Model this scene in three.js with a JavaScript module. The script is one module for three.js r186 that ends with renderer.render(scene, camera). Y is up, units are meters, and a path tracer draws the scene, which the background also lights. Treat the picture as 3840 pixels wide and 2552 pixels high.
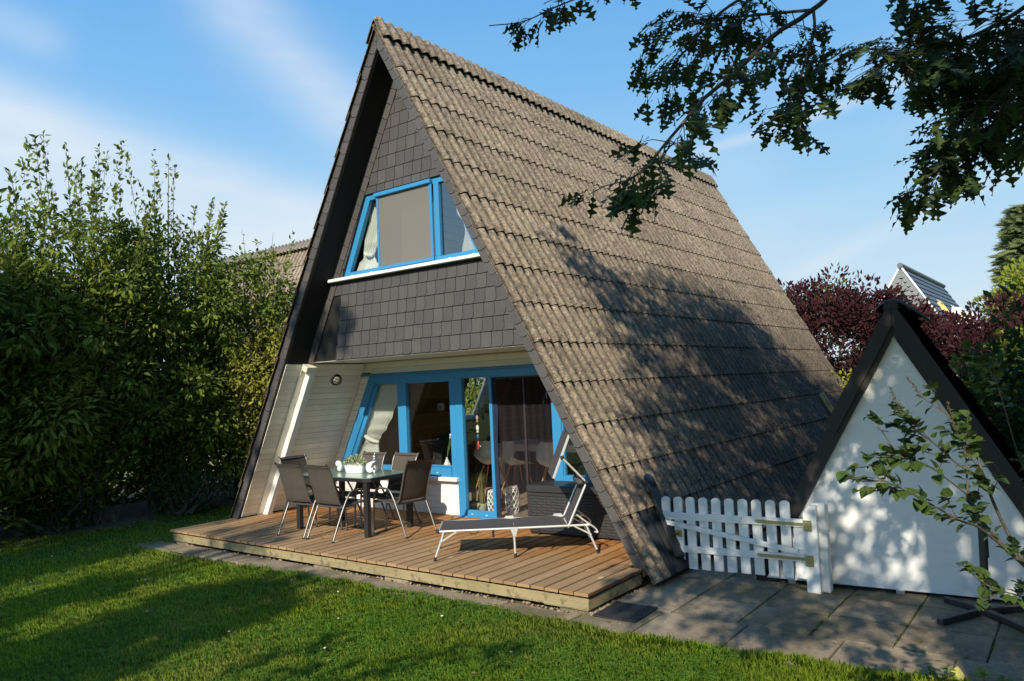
import * as THREE from 'three';

// ---------------------------------------------------------------- camera, sky, sun, exposure
const scene = new THREE.Scene();
const camera = new THREE.PerspectiveCamera(48.17, 1024 / 680, 0.1, 400);
camera.position.set(6.9183, 1.9834, 6.563);
camera.rotation.order = 'YXZ';
camera.rotation.set(0.0564, 0.6486, -0.0441);
camera.updateMatrixWorld();

const SUN = new THREE.Vector3(0.2195, 0.5299, 0.8192);           // towards the sun: 32 degrees up, 15 degrees from +z to +x
const sun = new THREE.DirectionalLight(new THREE.Color(1, 0.9, 0.74), 4.4);
sun.position.copy(SUN).multiplyScalar(60);
sun.castShadow = true; sun.shadow.radius = 1; sun.shadow.mapSize.set(4096, 4096);
Object.assign(sun.shadow.camera, { left: -30, right: 30, top: 30, bottom: -30, near: 1, far: 160 });
scene.add(sun, sun.target);

const clamp = (x, a = 0, b = 1) => Math.min(b, Math.max(a, x));
const sstep = (a, b, x) => { const t = clamp((x - a) / (b - a)); return t * t * (3 - 2 * t); };
const lerp = (a, b, t) => a + (b - a) * t;
function mulberry(a) { return () => { a |= 0; a = (a + 0x6D2B79F5) | 0; let t = Math.imul(a ^ (a >>> 15), 1 | a); t = (t + Math.imul(t ^ (t >>> 7), 61 | t)) ^ t; return ((t ^ (t >>> 14)) >>> 0) / 4294967296; }; }
const hash = (x, y, s) => { let h = Math.imul(x | 0, 374761393) ^ Math.imul(y | 0, 668265263) ^ Math.imul(s | 0, 974634773); h = Math.imul(h ^ (h >>> 13), 1274126177); h ^= h >>> 16; return (h >>> 0) / 4294967296; };
function vn(x, y, px, py, s) {                                    // value noise, repeating after px, py cells
  const xi = Math.floor(x), yi = Math.floor(y), fx = x - xi, fy = y - yi, u = fx * fx * (3 - 2 * fx), v = fy * fy * (3 - 2 * fy);
  const m = (a, n) => ((a % n) + n) % n, x0 = m(xi, px), x1 = m(xi + 1, px), y0 = m(yi, py), y1 = m(yi + 1, py);
  return lerp(lerp(hash(x0, y0, s), hash(x1, y0, s), u), lerp(hash(x0, y1, s), hash(x1, y1, s), u), v);
}
function fbm(u, v, px, py, oct, s) { let a = 0.5, r = 0, w = 0; for (let i = 0; i < oct; i++) { r += a * vn(u * px, v * py, px, py, s + i); w += a; a *= 0.5; px *= 2; py *= 2; } return r / w; }

{ // the sky: clear blue with thin cirrus and two old contrails
  const W = 3072, H = 1536, data = new Float32Array(W * H * 4);
  const stops = [[0, .60, .76, .88], [6, .50, .715, .885], [12, .375, .64, .885], [20, .225, .51, .86], [28, .145, .41, .80], [45, .13, .33, .68], [90, .085, .23, .54]];
  const band = (az, el, a0, e0, a1, e1, w) => { const dx = a1 - a0, dy = e1 - e0, L = Math.hypot(dx, dy), t = ((az - a0) * dx + (el - e0) * dy) / (L * L), d = ((az - a0) * dy - (el - e0) * dx) / L; return [t, d / w]; };
  for (let j = 0; j < H; j++) {
    const el = ((j + .5) / H - .5) * 180;
    for (let i = 0; i < W; i++) {
      const k = (j * W + i) * 4;
      let r = .09, g = .11, b = .05;
      if (el > -1) {
        const e = Math.max(el, 0); let q = 1; while (stops[q][0] < e && q < stops.length - 1) q++;
        const A = stops[q - 1], B = stops[q], t = clamp((e - A[0]) / (B[0] - A[0]));
        r = lerp(A[1], B[1], t); g = lerp(A[2], B[2], t); b = lerp(A[3], B[3], t);
        const ph = ((i + .5) / W - .5) * 2 * Math.PI, az = Math.atan2(Math.cos(ph), -Math.sin(ph)) * 180 / Math.PI;
        const u = (i + .5) / W, v = (j + .5) / H;
        const wisp = fbm(u + v * .35, v - u * .12, 24, 60, 5, 11), fine = fbm(u + v * .5, v, 90, 160, 4, 31), big = fbm(u, v, 12, 20, 4, 71);
        let c = .2 * sstep(.42, .75, big) * sstep(.25, .7, wisp);                       // thin veil everywhere
        const [t1, d1] = band(az, el, -77, 19.6, -46, 11.2, 5);                         // broad white bank low on the left
        c += 1.0 * Math.exp(-(d1 < 0 ? d1 * d1 * 5 : d1 * d1 * .3)) * sstep(-.4, .1, t1) * (1 - sstep(.8, 1.25, t1)) * (.55 + .6 * wisp) * (.8 + .4 * fine);
        const [t2, d2] = band(az, el, -59, 28, -45, 16.5, 2.7);                           // plume rising beside the gable
        c += .58 * Math.exp(-d2 * d2) * sstep(-.25, .25, t2) * (1 - sstep(.75, 1.1, t2)) * (.5 + .9 * wisp) * (.75 + .5 * fine);
        const [t5, d5] = band(az, el, -74, 24.2, -66, 22, 1.3);
        c += .35 * Math.exp(-d5 * d5) * sstep(0, .2, t5) * (1 - sstep(.6, 1, t5)) * (.4 + 1.1 * wisp);
        const [t3, d3] = band(az, el, -25.5, 15.4, -5, 19.2, .42);                        // contrails
        c += .42 * Math.exp(-d3 * d3) * sstep(0, .12, t3) * (.5 + .7 * fine);
        const [t4, d4] = band(az, el, -18.5, 6, -2, 12.4, .75);
        c += .38 * Math.exp(-d4 * d4) * (.5 + .7 * fine) * sstep(-.1, .3, t4);
        const [t6, d6] = band(az, el, -27, 13.4, -17, 15, 1.9);
        c += .2 * Math.exp(-d6 * d6) * sstep(-.1, .3, t6) * (1 - sstep(.7, 1.2, t6)) * (.4 + wisp);
        c += .35 * (1 - sstep(0, 9, el)) + .3 * sstep(14, 4, el) * wisp;
        c = clamp(c, 0, .93);
        r = lerp(r, .77, c * .86); g = lerp(g, .84, c * .86); b = lerp(b, .91, c * .86);
      }
      const ga = Math.acos(clamp(Math.cos(el * Math.PI / 180) * (Math.cos(((i + .5) / W - .5) * 2 * Math.PI) * SUN.x + Math.sin(((i + .5) / W - .5) * 2 * Math.PI) * SUN.z) + Math.sin(el * Math.PI / 180) * SUN.y, -1, 1)), au = el > -1 ? 1 + 1.3 * Math.exp(-2.1 * ga) : 1;   // the sky brightens towards the sun
      data[k] = r * .74 * au; data[k + 1] = g * .735 * au; data[k + 2] = b * .73 * au; data[k + 3] = 1;
    }
  }
  const t = new THREE.DataTexture(data, W, H, THREE.RGBAFormat, THREE.FloatType);
  t.mapping = THREE.EquirectangularReflectionMapping; t.magFilter = t.minFilter = THREE.LinearFilter; t.needsUpdate = true;
  scene.background = t; scene.environment = t;
}

const renderer = new THREE.WebGLRenderer({ antialias: true });
renderer.setSize(1024, 680);
renderer.shadowMap.enabled = true;
renderer.toneMapping = THREE.LinearToneMapping;
renderer.toneMappingExposure = 1.4;

// ---------------------------------------------------------------- helpers: triangles, meshes, names
const V = (x, y, z) => new THREE.Vector3(x, y, z);
class Tri {                                                       // a bag of triangles: positions, normals, uv in metres
  constructor() { this.p = []; this.n = []; this.u = []; this.c = null; }
  tri(a, b, c, ua = [0, 0], ub = [1, 0], uc = [0, 1], na, nb, nc) {
    if (!na) { const n = V().crossVectors(V().subVectors(b, a), V().subVectors(c, a)).normalize(); na = nb = nc = n; }
    this.p.push(a.x, a.y, a.z, b.x, b.y, b.z, c.x, c.y, c.z);
    this.n.push(na.x, na.y, na.z, nb.x, nb.y, nb.z, nc.x, nc.y, nc.z);
    this.u.push(...ua, ...ub, ...uc); return this;
  }
  quad(a, b, c, d, ua = [0, 0], ub = [1, 0], uc = [1, 1], ud = [0, 1], na, nb, nc, nd) { this.tri(a, b, c, ua, ub, uc, na, nb, nc); return this.tri(a, c, d, ua, uc, ud, na, nc, nd); }
  add(o, m) {
    if (!m) { for (const k of ['p', 'n', 'u']) for (const x of o[k]) this[k].push(x); return this; }
    const v = V(), N = new THREE.Matrix3().getNormalMatrix(m), flip = m.determinant() < 0;
    for (let i = 0; i < o.p.length; i += 9) for (const j of flip ? [0, 6, 3] : [0, 3, 6]) {
      v.set(o.p[i + j], o.p[i + j + 1], o.p[i + j + 2]).applyMatrix4(m); this.p.push(v.x, v.y, v.z);
      v.set(o.n[i + j], o.n[i + j + 1], o.n[i + j + 2]).applyMatrix3(N).normalize(); this.n.push(v.x, v.y, v.z);
      const q = (i + j) / 3 * 2; this.u.push(o.u[q], o.u[q + 1]);
    }
    return this;
  }
  geo() {
    const g = new THREE.BufferGeometry();
    g.setAttribute('position', new THREE.Float32BufferAttribute(this.p, 3)); g.setAttribute('normal', new THREE.Float32BufferAttribute(this.n, 3)); g.setAttribute('uv', new THREE.Float32BufferAttribute(this.u, 2));
    if (this.c) g.setAttribute('color', new THREE.Float32BufferAttribute(this.c, 3));
    return g;
  }
}
const M4 = (x = 0, y = 0, z = 0, rx = 0, ry = 0, rz = 0, sx = 1, sy = sx, sz = sx) => new THREE.Matrix4().compose(V(x, y, z), new THREE.Quaternion().setFromEuler(new THREE.Euler(rx, ry, rz)), V(sx, sy, sz));
let uvSeed = mulberry(5);
function box(w, h, d, b = 0.004, uo = uvSeed() * 7, vo = uvSeed() * 7) {   // box with chamfered edges, centred
  const t = new Tri(), hx = w / 2, hy = h / 2, hz = d / 2; b = Math.min(b, hx * .8, hy * .8, hz * .8);
  const dims = [w, h, d], g = dims.indexOf(Math.max(...dims));
  const uvOf = (p, ax) => { const c = [p.x, p.y, p.z], o = [0, 1, 2].filter(i => i !== ax); if (ax !== g && o[0] !== g) o.reverse(); return [c[o[0]] + uo, c[o[1]] + vo + ax * .37]; };
  const P = (sx, sy, sz, k) => V(sx * (hx - (k === 0 ? 0 : b)), sy * (hy - (k === 1 ? 0 : b)), sz * (hz - (k === 2 ? 0 : b)));
  const put = (pts, ax) => {
    const n = V().crossVectors(V().subVectors(pts[1], pts[0]), V().subVectors(pts[2], pts[0])), m = pts.reduce((s, p) => s.add(p), V());
    if (n.dot(m) < 0) pts.reverse();
    for (let i = 1; i + 1 < pts.length; i++) t.tri(pts[0], pts[i], pts[i + 1], uvOf(pts[0], ax), uvOf(pts[i], ax), uvOf(pts[i + 1], ax));
  };
  for (const s of [-1, 1]) { put([P(s, -1, -1, 0), P(s, 1, -1, 0), P(s, 1, 1, 0), P(s, -1, 1, 0)], 0); put([P(-1, s, -1, 1), P(1, s, -1, 1), P(1, s, 1, 1), P(-1, s, 1, 1)], 1); put([P(-1, -1, s, 2), P(1, -1, s, 2), P(1, 1, s, 2), P(-1, 1, s, 2)], 2); }
  if (b > 0) {
    for (const s of [-1, 1]) for (const q of [-1, 1]) {
      put([P(-1, s, q, 1), P(1, s, q, 1), P(1, s, q, 2), P(-1, s, q, 2)], 1); put([P(s, -1, q, 0), P(s, 1, q, 0), P(s, 1, q, 2), P(s, -1, q, 2)], 0); put([P(s, q, -1, 0), P(s, q, 1, 0), P(s, q, 1, 1), P(s, q, -1, 1)], 0);
      for (const r of [-1, 1]) put([P(s, q, r, 0), P(s, q, r, 1), P(s, q, r, 2)], 0);
    }
  }
  return t;
}
const boxAt = (x0, x1, y0, y1, z0, z1, b) => new Tri().add(box(Math.abs(x1 - x0), Math.abs(y1 - y0), Math.abs(z1 - z0), b), M4((x0 + x1) / 2, (y0 + y1) / 2, (z0 + z1) / 2));
function bar(a, b, w, h, bev = 0.003, up = V(0, 1, 0)) {          // a chamfered bar from a to b: w across, h along `up`
  const d = V().subVectors(b, a), L = d.length(), z = d.clone().normalize(), x = V().crossVectors(up, z).normalize(), y = V().crossVectors(z, x), m = new THREE.Matrix4().makeBasis(x, y, z).setPosition(V().addVectors(a, b).multiplyScalar(.5));
  return new Tri().add(box(w, h, L, bev), m);
}
function tube(path, r, seg = 8, caps = true) {                    // smooth tube along a polyline; r a number or one radius per point
  const t = new Tri(), n = path.length, R = i => Array.isArray(r) ? r[i] : r, rings = []; let ref = null, L = 0;
  for (let i = 0; i < n; i++) {
    const d = V().subVectors(path[Math.min(i + 1, n - 1)], path[Math.max(i - 1, 0)]).normalize();
    if (!ref) ref = Math.abs(d.y) < .9 ? V(0, 1, 0) : V(1, 0, 0);
    ref = ref.clone().addScaledVector(d, -ref.dot(d)).normalize(); const e = V().crossVectors(d, ref), ring = [];
    if (i) L += path[i].distanceTo(path[i - 1]);
    for (let k = 0; k <= seg; k++) { const a = k / seg * 2 * Math.PI, nn = ref.clone().multiplyScalar(Math.cos(a)).addScaledVector(e, Math.sin(a)); ring.push([path[i].clone().addScaledVector(nn, R(i)), nn, [L, k / seg * 2 * Math.PI * R(0)]]); }
    rings.push(ring);
  }
  for (let i = 0; i + 1 < n; i++) for (let k = 0; k < seg; k++) { const A = rings[i][k], B = rings[i][k + 1], C = rings[i + 1][k + 1], D = rings[i + 1][k]; t.quad(A[0], B[0], C[0], D[0], A[2], B[2], C[2], D[2], A[1], B[1], C[1], D[1]); }
  if (caps) for (const [i, s] of [[0, -1], [n - 1, 1]]) for (let k = 1; k + 1 < seg; k++) { const a = rings[i][0], b = rings[i][k], c = rings[i][k + 1]; s > 0 ? t.tri(a[0], b[0], c[0], a[2], b[2], c[2]) : t.tri(a[0], c[0], b[0], a[2], c[2], b[2]); }
  return t;
}
function smooth(pts, n = 6) { const c = new THREE.CatmullRomCurve3(pts, false, 'centripetal'); return c.getPoints(n * (pts.length - 1)); }
function lathe(prof, seg = 16) {                                  // [[radius, y], ...] from bottom to top
  const t = new Tri(), N = prof.map((p, i) => { const a = prof[Math.max(i - 1, 0)], b = prof[Math.min(i + 1, prof.length - 1)], l = Math.hypot(b[0] - a[0], b[1] - a[1]) || 1; return [(b[1] - a[1]) / l, -(b[0] - a[0]) / l]; });
  const at = (i, k) => { const a = k / seg * 2 * Math.PI; return [V(prof[i][0] * Math.cos(a), prof[i][1], -prof[i][0] * Math.sin(a)), V(N[i][0] * Math.cos(a), N[i][1], -N[i][0] * Math.sin(a)), [k / seg, prof[i][1]]]; };
  for (let i = 0; i + 1 < prof.length; i++) for (let k = 0; k < seg; k++) { const A = at(i, k), B = at(i, k + 1), C = at(i + 1, k + 1), D = at(i + 1, k); if (prof[i][0] > 1e-6) t.tri(A[0], B[0], C[0], A[2], B[2], C[2], A[1], B[1], C[1]); if (prof[i + 1][0] > 1e-6) t.tri(A[0], C[0], D[0], A[2], C[2], D[2], A[1], C[1], D[1]); }
  return t;
}
function plate(poly, z0, z1, holes = []) {                        // polygon in x, y extruded from z0 (back) to z1 (front)
  const t = new Tri(), v2 = a => a.map(p => new THREE.Vector2(p[0], p[1]));
  let c = v2(poly); if (THREE.ShapeUtils.isClockWise(c)) c.reverse();
  const hs = holes.map(h => { const a = v2(h); if (!THREE.ShapeUtils.isClockWise(a)) a.reverse(); return a; });
  const all = [...c, ...hs.flat()];
  for (const [i, j, k] of THREE.ShapeUtils.triangulateShape(c, hs)) {
    const q = [all[i], all[j], all[k]]; if ((q[1].x - q[0].x) * (q[2].y - q[0].y) - (q[2].x - q[0].x) * (q[1].y - q[0].y) < 0) q.reverse();
    const uv = q.map(p => [p.x, p.y]);
    t.tri(V(q[0].x, q[0].y, z1), V(q[1].x, q[1].y, z1), V(q[2].x, q[2].y, z1), ...uv); t.tri(V(q[0].x, q[0].y, z0), V(q[2].x, q[2].y, z0), V(q[1].x, q[1].y, z0), uv[0], uv[2], uv[1]);
  }
  for (const ring of [c, ...hs]) for (let i = 0; i < ring.length; i++) { const a = ring[i], b = ring[(i + 1) % ring.length], l = a.distanceTo(b); t.quad(V(a.x, a.y, z0), V(b.x, b.y, z0), V(b.x, b.y, z1), V(a.x, a.y, z1), [a.x, a.y], [a.x + l, a.y], [a.x + l, a.y + z1 - z0], [a.x, a.y + z1 - z0]); }
  return t;
}
function clip(poly, a, b, c) {                                    // keep a x + b y <= c
  const out = [];
  for (let i = 0; i < poly.length; i++) { const p = poly[i], q = poly[(i + 1) % poly.length], dp = a * p[0] + b * p[1] - c, dq = a * q[0] + b * q[1] - c; if (dp <= 0) out.push(p); if (dp * dq < 0) { const t = dp / (dp - dq); out.push([lerp(p[0], q[0], t), lerp(p[1], q[1], t)]); } }
  return out;
}
const area = p => { let s = 0; for (let i = 0; i < p.length; i++) { const q = p[(i + 1) % p.length]; s += p[i][0] * q[1] - q[0] * p[i][1]; } return Math.abs(s) / 2; };

const used = {};
function numbered(name) { const n = used[name] = (used[name] ?? -1) + 1; return n ? `${name}_${String(n).padStart(3, '0')}` : name; }
function tag(o, label, category, group, kind) { if (label) o.userData.label = label; if (category) o.userData.category = category; if (group) o.userData.group = group; if (kind) o.userData.kind = kind; return o; }
function thing(name, label, category, [x, y, z] = [0, 0, 0], turn = 0, group) { const o = new THREE.Group(); o.name = numbered(name); o.position.set(x, y, z); o.rotation.y = turn; scene.add(o); return tag(o, label, category, group); }
function mesh(name, g, m, parent = scene) { const o = new THREE.Mesh(g instanceof Tri ? g.geo() : g, m); o.name = numbered(name); o.castShadow = o.receiveShadow = true; parent.add(o); return o; }
function part(name, parent) { const o = new THREE.Group(); o.name = numbered(name); parent.add(o); return o; }
function setting(name, g, m) { return tag(mesh(name, g, m), null, null, null, 'structure'); }
function copy(o, name, label, [x, y, z], turn = 0) { const c = o.clone(); c.name = numbered(name); c.traverse(k => { if (k !== c) k.name = numbered(k.name.replace(/_\d{3}$/, '')); }); c.userData = { ...o.userData, label }; c.position.set(x, y, z); c.rotation.set(0, turn, 0); scene.add(c); return c; }

// ---------------------------------------------------------------- textures and materials
const enc = x => { x = clamp(x); return 255 * (x <= .0031308 ? 12.92 * x : 1.055 * Math.pow(x, 1 / 2.4) - .055); };
function tex(w, h, f, su = 1, sv = su, srgb = true) {             // f(u, v) -> linear colour or height; su, sv: metres covered
  const d = new Uint8Array(w * h * 4);
  for (let j = 0; j < h; j++) for (let i = 0; i < w; i++) { const c = f((i + .5) / w, (j + .5) / h), k = (j * w + i) * 4; if (srgb) { d[k] = enc(c[0]); d[k + 1] = enc(c[1]); d[k + 2] = enc(c[2]); } else d[k] = d[k + 1] = d[k + 2] = clamp(c) * 255; d[k + 3] = 255; }
  const t = new THREE.DataTexture(d, w, h); t.wrapS = t.wrapT = THREE.RepeatWrapping; t.magFilter = THREE.LinearFilter; t.minFilter = THREE.LinearMipmapLinearFilter; t.generateMipmaps = true;
  if (srgb) t.colorSpace = THREE.SRGBColorSpace; t.repeat.set(1 / su, 1 / sv); t.needsUpdate = true; return t;
}
const mix3 = (a, b, t) => [lerp(a[0], b[0], t), lerp(a[1], b[1], t), lerp(a[2], b[2], t)];
const lin = (r, g, b) => new THREE.Color().setRGB(r, g, b);
const std = (c, rough = .7, extra = {}) => new THREE.MeshStandardMaterial({ color: lin(...c), roughness: rough, ...extra });
const T = {};
{ // weathered fibre cement: mottled grey-brown with pale lichen, darker pits and streaks down the slope
  const f = (u, v) => {
    const m = fbm(u, v, 70, 44, 4, 1), st = fbm(u, v, 110, 12, 3, 5), big = fbm(u, v, 4, 3, 4, 9), li = fbm(u + m * .02, v + st * .01, 92, 80, 3, 21), li2 = vn(u * 30, v * 30, 30, 30, 41) * .7 + fbm(u, v, 90, 90, 2, 43) * .3, pit = fbm(u, v, 70, 50, 2, 61);
    let c = mix3([.13, .104, .075], [.335, .278, .2], sstep(.22, .8, .42 * m + .36 * st + .26 * big));
    c = mix3(c, [.52, .45, .33], .6 * sstep(.57, .76, li)); c = mix3(c, [.085, .068, .05], .7 * sstep(.62, .8, pit)); c = mix3(c, [.72, .69, .62], .9 * sstep(.87, .91, li2));
    return c;
  };
  T.roof = tex(1024, 1024, f, 1.5, 1.5);
  T.roofBump = tex(512, 512, (u, v) => .5 * fbm(u, v, 60, 40, 3, 1) + .5 * fbm(u, v, 46, 46, 3, 21), 1.5, 1.5, false);
}
T.slate = tex(512, 512, (u, v) => { const a = fbm(u, v, 60, 8, 4, 3), b = fbm(u, v, 6, 6, 4, 8), s = sstep(.8, .9, fbm(u, v, 40, 30, 2, 13)); return mix3(mix3([.058, .053, .052], [.08, .074, .073], .5 * a + .5 * b), [.16, .15, .14], .25 * s); }, 1.1);
T.deck = tex(1024, 512, (u, v) => {
  const g = fbm(u + .02 * fbm(u, v, 6, 6, 2, 2), v, 10, 90, 4, 17), f = fbm(u, v, 16, 220, 2, 27), b = fbm(u, v, 4, 8, 3, 37);
  const kx = u * 5, ky = v * 8, kc = [Math.floor(kx), Math.floor(ky)], on = hash(kc[0], kc[1], 77) > .62, dx = kx - kc[0] - .3 - .4 * hash(kc[0], kc[1], 78), dy = (ky - kc[1] - .5) * 1.2, kn = on ? sstep(.2, .05, Math.hypot(dx * 1.6, dy * .7 + dx * .5)) : 0;
  let c = mix3([.235, .165, .088], [.42, .325, .19], .45 * g + .25 * f + .35 * b); c = mix3(c, [.15, .09, .04], .75 * sstep(.54, .78, f * .6 + g * .4)); return mix3(c, [.62, .53, .37], .7 * kn);
}, 2.6, 1.3);
T.deckBump = tex(512, 512, (u, v) => .6 * fbm(u, v, 8, 120, 3, 17) + .4 * fbm(u, v, 20, 60, 3, 3), 2.6, 1.3, false);
T.fascia = tex(1024, 128, (u, v) => { const g = fbm(u, v, 8, 26, 4, 117), b = fbm(u, v, 5, 3, 3, 137), w = fbm(u, v, 40, 6, 3, 7); return mix3(mix3([.2, .165, .085], [.44, .36, .2], .5 * g + .5 * b), [.09, .075, .045], .6 * sstep(.55, .8, w)); }, 2.4, .3);
T.paint = tex(512, 512, (u, v) => { const a = fbm(u, v, 5, 40, 4, 23), b = fbm(u, v, 4, 4, 4, 33); return [.83 - .06 * a * b * 2, .825 - .065 * a * b * 2, .8 - .08 * a * b * 2]; }, 1.6);
T.paintBump = tex(512, 512, (u, v) => fbm(u, v, 6, 90, 4, 23), 1.6, 1.6, false);
T.cream = tex(512, 512, (u, v) => { const a = fbm(u, v, 6, 34, 4, 43), b = fbm(u, v, 4, 4, 4, 53), s = sstep(.62, .8, fbm(u, v, 7, 12, 4, 63)); return mix3([.86 - .05 * a, .81 - .055 * a, .68 - .07 * b], [.68, .6, .44], .35 * s); }, 1.5);
T.slab = tex(1024, 1024, (u, v) => {
  const a = fbm(u, v, 90, 90, 3, 51), b = fbm(u, v, 5, 5, 5, 52), w = fbm(u, v, 30, 46, 3, 55), d = fbm(u, v, 3, 3, 5, 58), ch = fbm(u, v, 70, 110, 2, 59);
  let c = mix3([.1, .082, .058], [.42, .36, .27], clamp(.45 * a + .6 * b + .25 * w - .12)); c = mix3(c, [.1, .095, .05], .65 * sstep(.5, .72, d)); return mix3(c, [.42, .385, .32], .6 * sstep(.8, .86, ch));
}, 2.1);
T.slabBump = tex(512, 512, (u, v) => .6 * fbm(u, v, 60, 60, 3, 51) + .4 * fbm(u, v, 10, 10, 3, 52), 2.1, 2.1, false);
T.soil = tex(512, 512, (u, v) => { const a = fbm(u, v, 50, 50, 3, 151), b = fbm(u, v, 6, 6, 4, 152); return mix3([.05, .036, .022], [.19, .145, .09], .5 * a + .5 * b); }, 1.2);
T.turf = tex(512, 512, (u, v) => { const a = fbm(u, v, 80, 80, 3, 251), b = fbm(u, v, 5, 5, 4, 252); return mix3(mix3([.05, .075, .012], [.13, .17, .025], a), [.15, .13, .05], .3 * sstep(.5, .8, b)); }, 2);
T.pine = tex(512, 512, (u, v) => { const r = v * 8, k = Math.floor(r), e = Math.abs(r - k - .5) > .46 ? .55 : 1, g = fbm(u, v, 6, 70, 4, 61), t = hash(k, 3, 9); const c = mix3([.2, .085, .033], [.34, .165, .065], .6 * g + .4 * t); return [c[0] * e, c[1] * e, c[2] * e]; }, .96);
T.floor = tex(256, 256, (u, v) => { const r = u * 4, k = Math.floor(r), e = Math.abs(r - k - .5) > .47 ? .5 : 1, g = fbm(u, v, 30, 6, 3, 71); const c = mix3([.4, .31, .2], [.55, .45, .32], g); return [c[0] * e, c[1] * e, c[2] * e]; }, .8);
T.bark = tex(256, 512, (u, v) => { const a = fbm(u, v, 24, 8, 4, 81), b = fbm(u, v, 4, 4, 3, 82); return mix3([.045, .035, .026], [.17, .135, .1], .6 * a + .4 * b); }, .5);
T.sling = tex(256, 256, (u, v) => { const a = .5 + .5 * Math.sin(u * 2 * Math.PI * 40) * Math.sin(v * 2 * Math.PI * 40), b = fbm(u, v, 4, 4, 3, 91); return mix3([.05, .04, .031], [.088, .072, .057], .5 * a + .5 * b); }, .25);
T.screen = tex(256, 64, (u) => { const s = Math.abs(((u * 16) % 1) - .5) * 2; return .26 + .4 * Math.pow(s, 4); }, .26, .3, false);

const M = {
  roof: new THREE.MeshStandardMaterial({ map: T.roof, color: lin(.8, .78, .75), bumpMap: T.roofBump, bumpScale: .004, roughness: .95, vertexColors: true }),
  black: std([.007, .007, .0075], .85), dark: std([.02, .018, .017], .75), barge: std([.028, .022, .018], .7),
  slates: [1, .92, 1.07, .97, 1.13].map((k, i) => new THREE.MeshStandardMaterial({ map: T.slate, color: lin(k, k, k * (i % 2 ? 1.03 : .99)), roughness: .58 })),
  metal: std([.03, .033, .036], .42, { metalness: .3 }),
  cream: [1, .95, 1.03, .9].map(k => new THREE.MeshStandardMaterial({ map: T.cream, color: lin(k, k, k * .985), roughness: .55 })),
  white: new THREE.MeshStandardMaterial({ map: T.paint, bumpMap: T.paintBump, bumpScale: .0012, roughness: .45 }),
  whites: [1, .96, 1.02, .92].map(k => new THREE.MeshStandardMaterial({ map: T.paint, color: lin(k, k, k), bumpMap: T.paintBump, bumpScale: .0012, roughness: .5 })),
  sill: std([.72, .72, .7], .4), blue: std([.034, .225, .45], .36), blueDeep: std([.028, .185, .39], .38), creamTrim: std([.74, .71, .63], .5),
  glass: new THREE.MeshPhysicalMaterial({ color: lin(.93, .95, .94), roughness: 0, transmission: 1, thickness: 0, ior: 1.6, side: THREE.DoubleSide }),
  glassSky: new THREE.MeshPhysicalMaterial({ color: lin(.86, .87, .88), roughness: 0, transmission: 1, thickness: 0, ior: 2.1, side: THREE.DoubleSide }),
  clear: new THREE.MeshPhysicalMaterial({ color: lin(.9, .95, .95), roughness: .02, transmission: 1, thickness: 0, ior: 1.5, side: THREE.DoubleSide }),
  pine: new THREE.MeshStandardMaterial({ map: T.pine, roughness: .5 }), pineDark: std([.16, .07, .03], .5), floor: new THREE.MeshStandardMaterial({ map: T.floor, roughness: .35 }),
  curtain: new THREE.MeshPhysicalMaterial({ color: lin(.8, .8, .74), roughness: 1, transmission: .3, thickness: 0, side: THREE.DoubleSide }),
  net: new THREE.MeshStandardMaterial({ color: lin(.21, .195, .18), roughness: .9, transparent: true, opacity: .62, side: THREE.DoubleSide }),
  insect: new THREE.MeshStandardMaterial({ color: lin(.03, .024, .032), roughness: .9, transparent: true, alphaMap: T.screen, side: THREE.DoubleSide }),
  insectBar: std([.03, .02, .028], .6),
  fascia: new THREE.MeshStandardMaterial({ map: T.fascia, roughness: .8 }),
  concrete: [1, .9, 1.08, .96].map(k => new THREE.MeshStandardMaterial({ map: T.slab, color: lin(k * .86, k * .8, k * .71), bumpMap: T.slabBump, bumpScale: .003, roughness: .93 })),
  soil: new THREE.MeshStandardMaterial({ map: T.soil, roughness: 1 }), turf: new THREE.MeshStandardMaterial({ map: T.turf, roughness: 1 }),
  bark: new THREE.MeshStandardMaterial({ map: T.bark, roughness: .95 }), twig: std([.13, .095, .06], .9),
  frame: std([.2, .19, .18], .38, { metalness: .75 }), frameDark: std([.03, .03, .031], .4, { metalness: .3 }),
  sling: new THREE.MeshStandardMaterial({ map: T.sling, roughness: .8, side: THREE.DoubleSide }),
  alu: std([.72, .71, .68], .36, { metalness: .55 }), lounge: std([.062, .06, .062], .8, { side: THREE.DoubleSide }), rubber: std([.014, .014, .015], .7),
  tableGlass: new THREE.MeshPhysicalMaterial({ color: lin(.12, .22, .19), roughness: .28, clearcoat: .6, clearcoatRoughness: .2 }),
  plastic: std([.028, .028, .029], .45), ceramic: std([.82, .82, .8], .3), steel: std([.5, .5, .48], .35, { metalness: .9 }), zinc: std([.42, .36, .17], .4, { metalness: .8 }), rust: std([.2, .085, .03], .8),
  batten: new THREE.MeshStandardMaterial({ map: T.fascia, color: lin(1.35, 1.15, .8), roughness: .7 }),
};
M.boards = [];
for (let i = 0; i < 6; i++) { const k = [1, .9, 1.08, .96, 1.03, .86][i]; M.boards.push(new THREE.MeshStandardMaterial({ map: T.deck, color: lin(k * 1.02, k * .95 * [1, .98, 1.01, .96, 1.02, .99][i], k * [1, .95, 1.05, .9, 1, .93][i]), bumpMap: T.deckBump, bumpScale: .0016, roughness: .72, vertexColors: true })); }
const leafMat = (tr = .4, coat = 0, spec = .25, rough = .94) => new THREE.MeshPhysicalMaterial({ color: lin(1, 1, 1), roughness: rough, specularIntensity: spec, transmission: tr, thickness: 0, clearcoat: coat, clearcoatRoughness: .35, side: THREE.DoubleSide });
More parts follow.
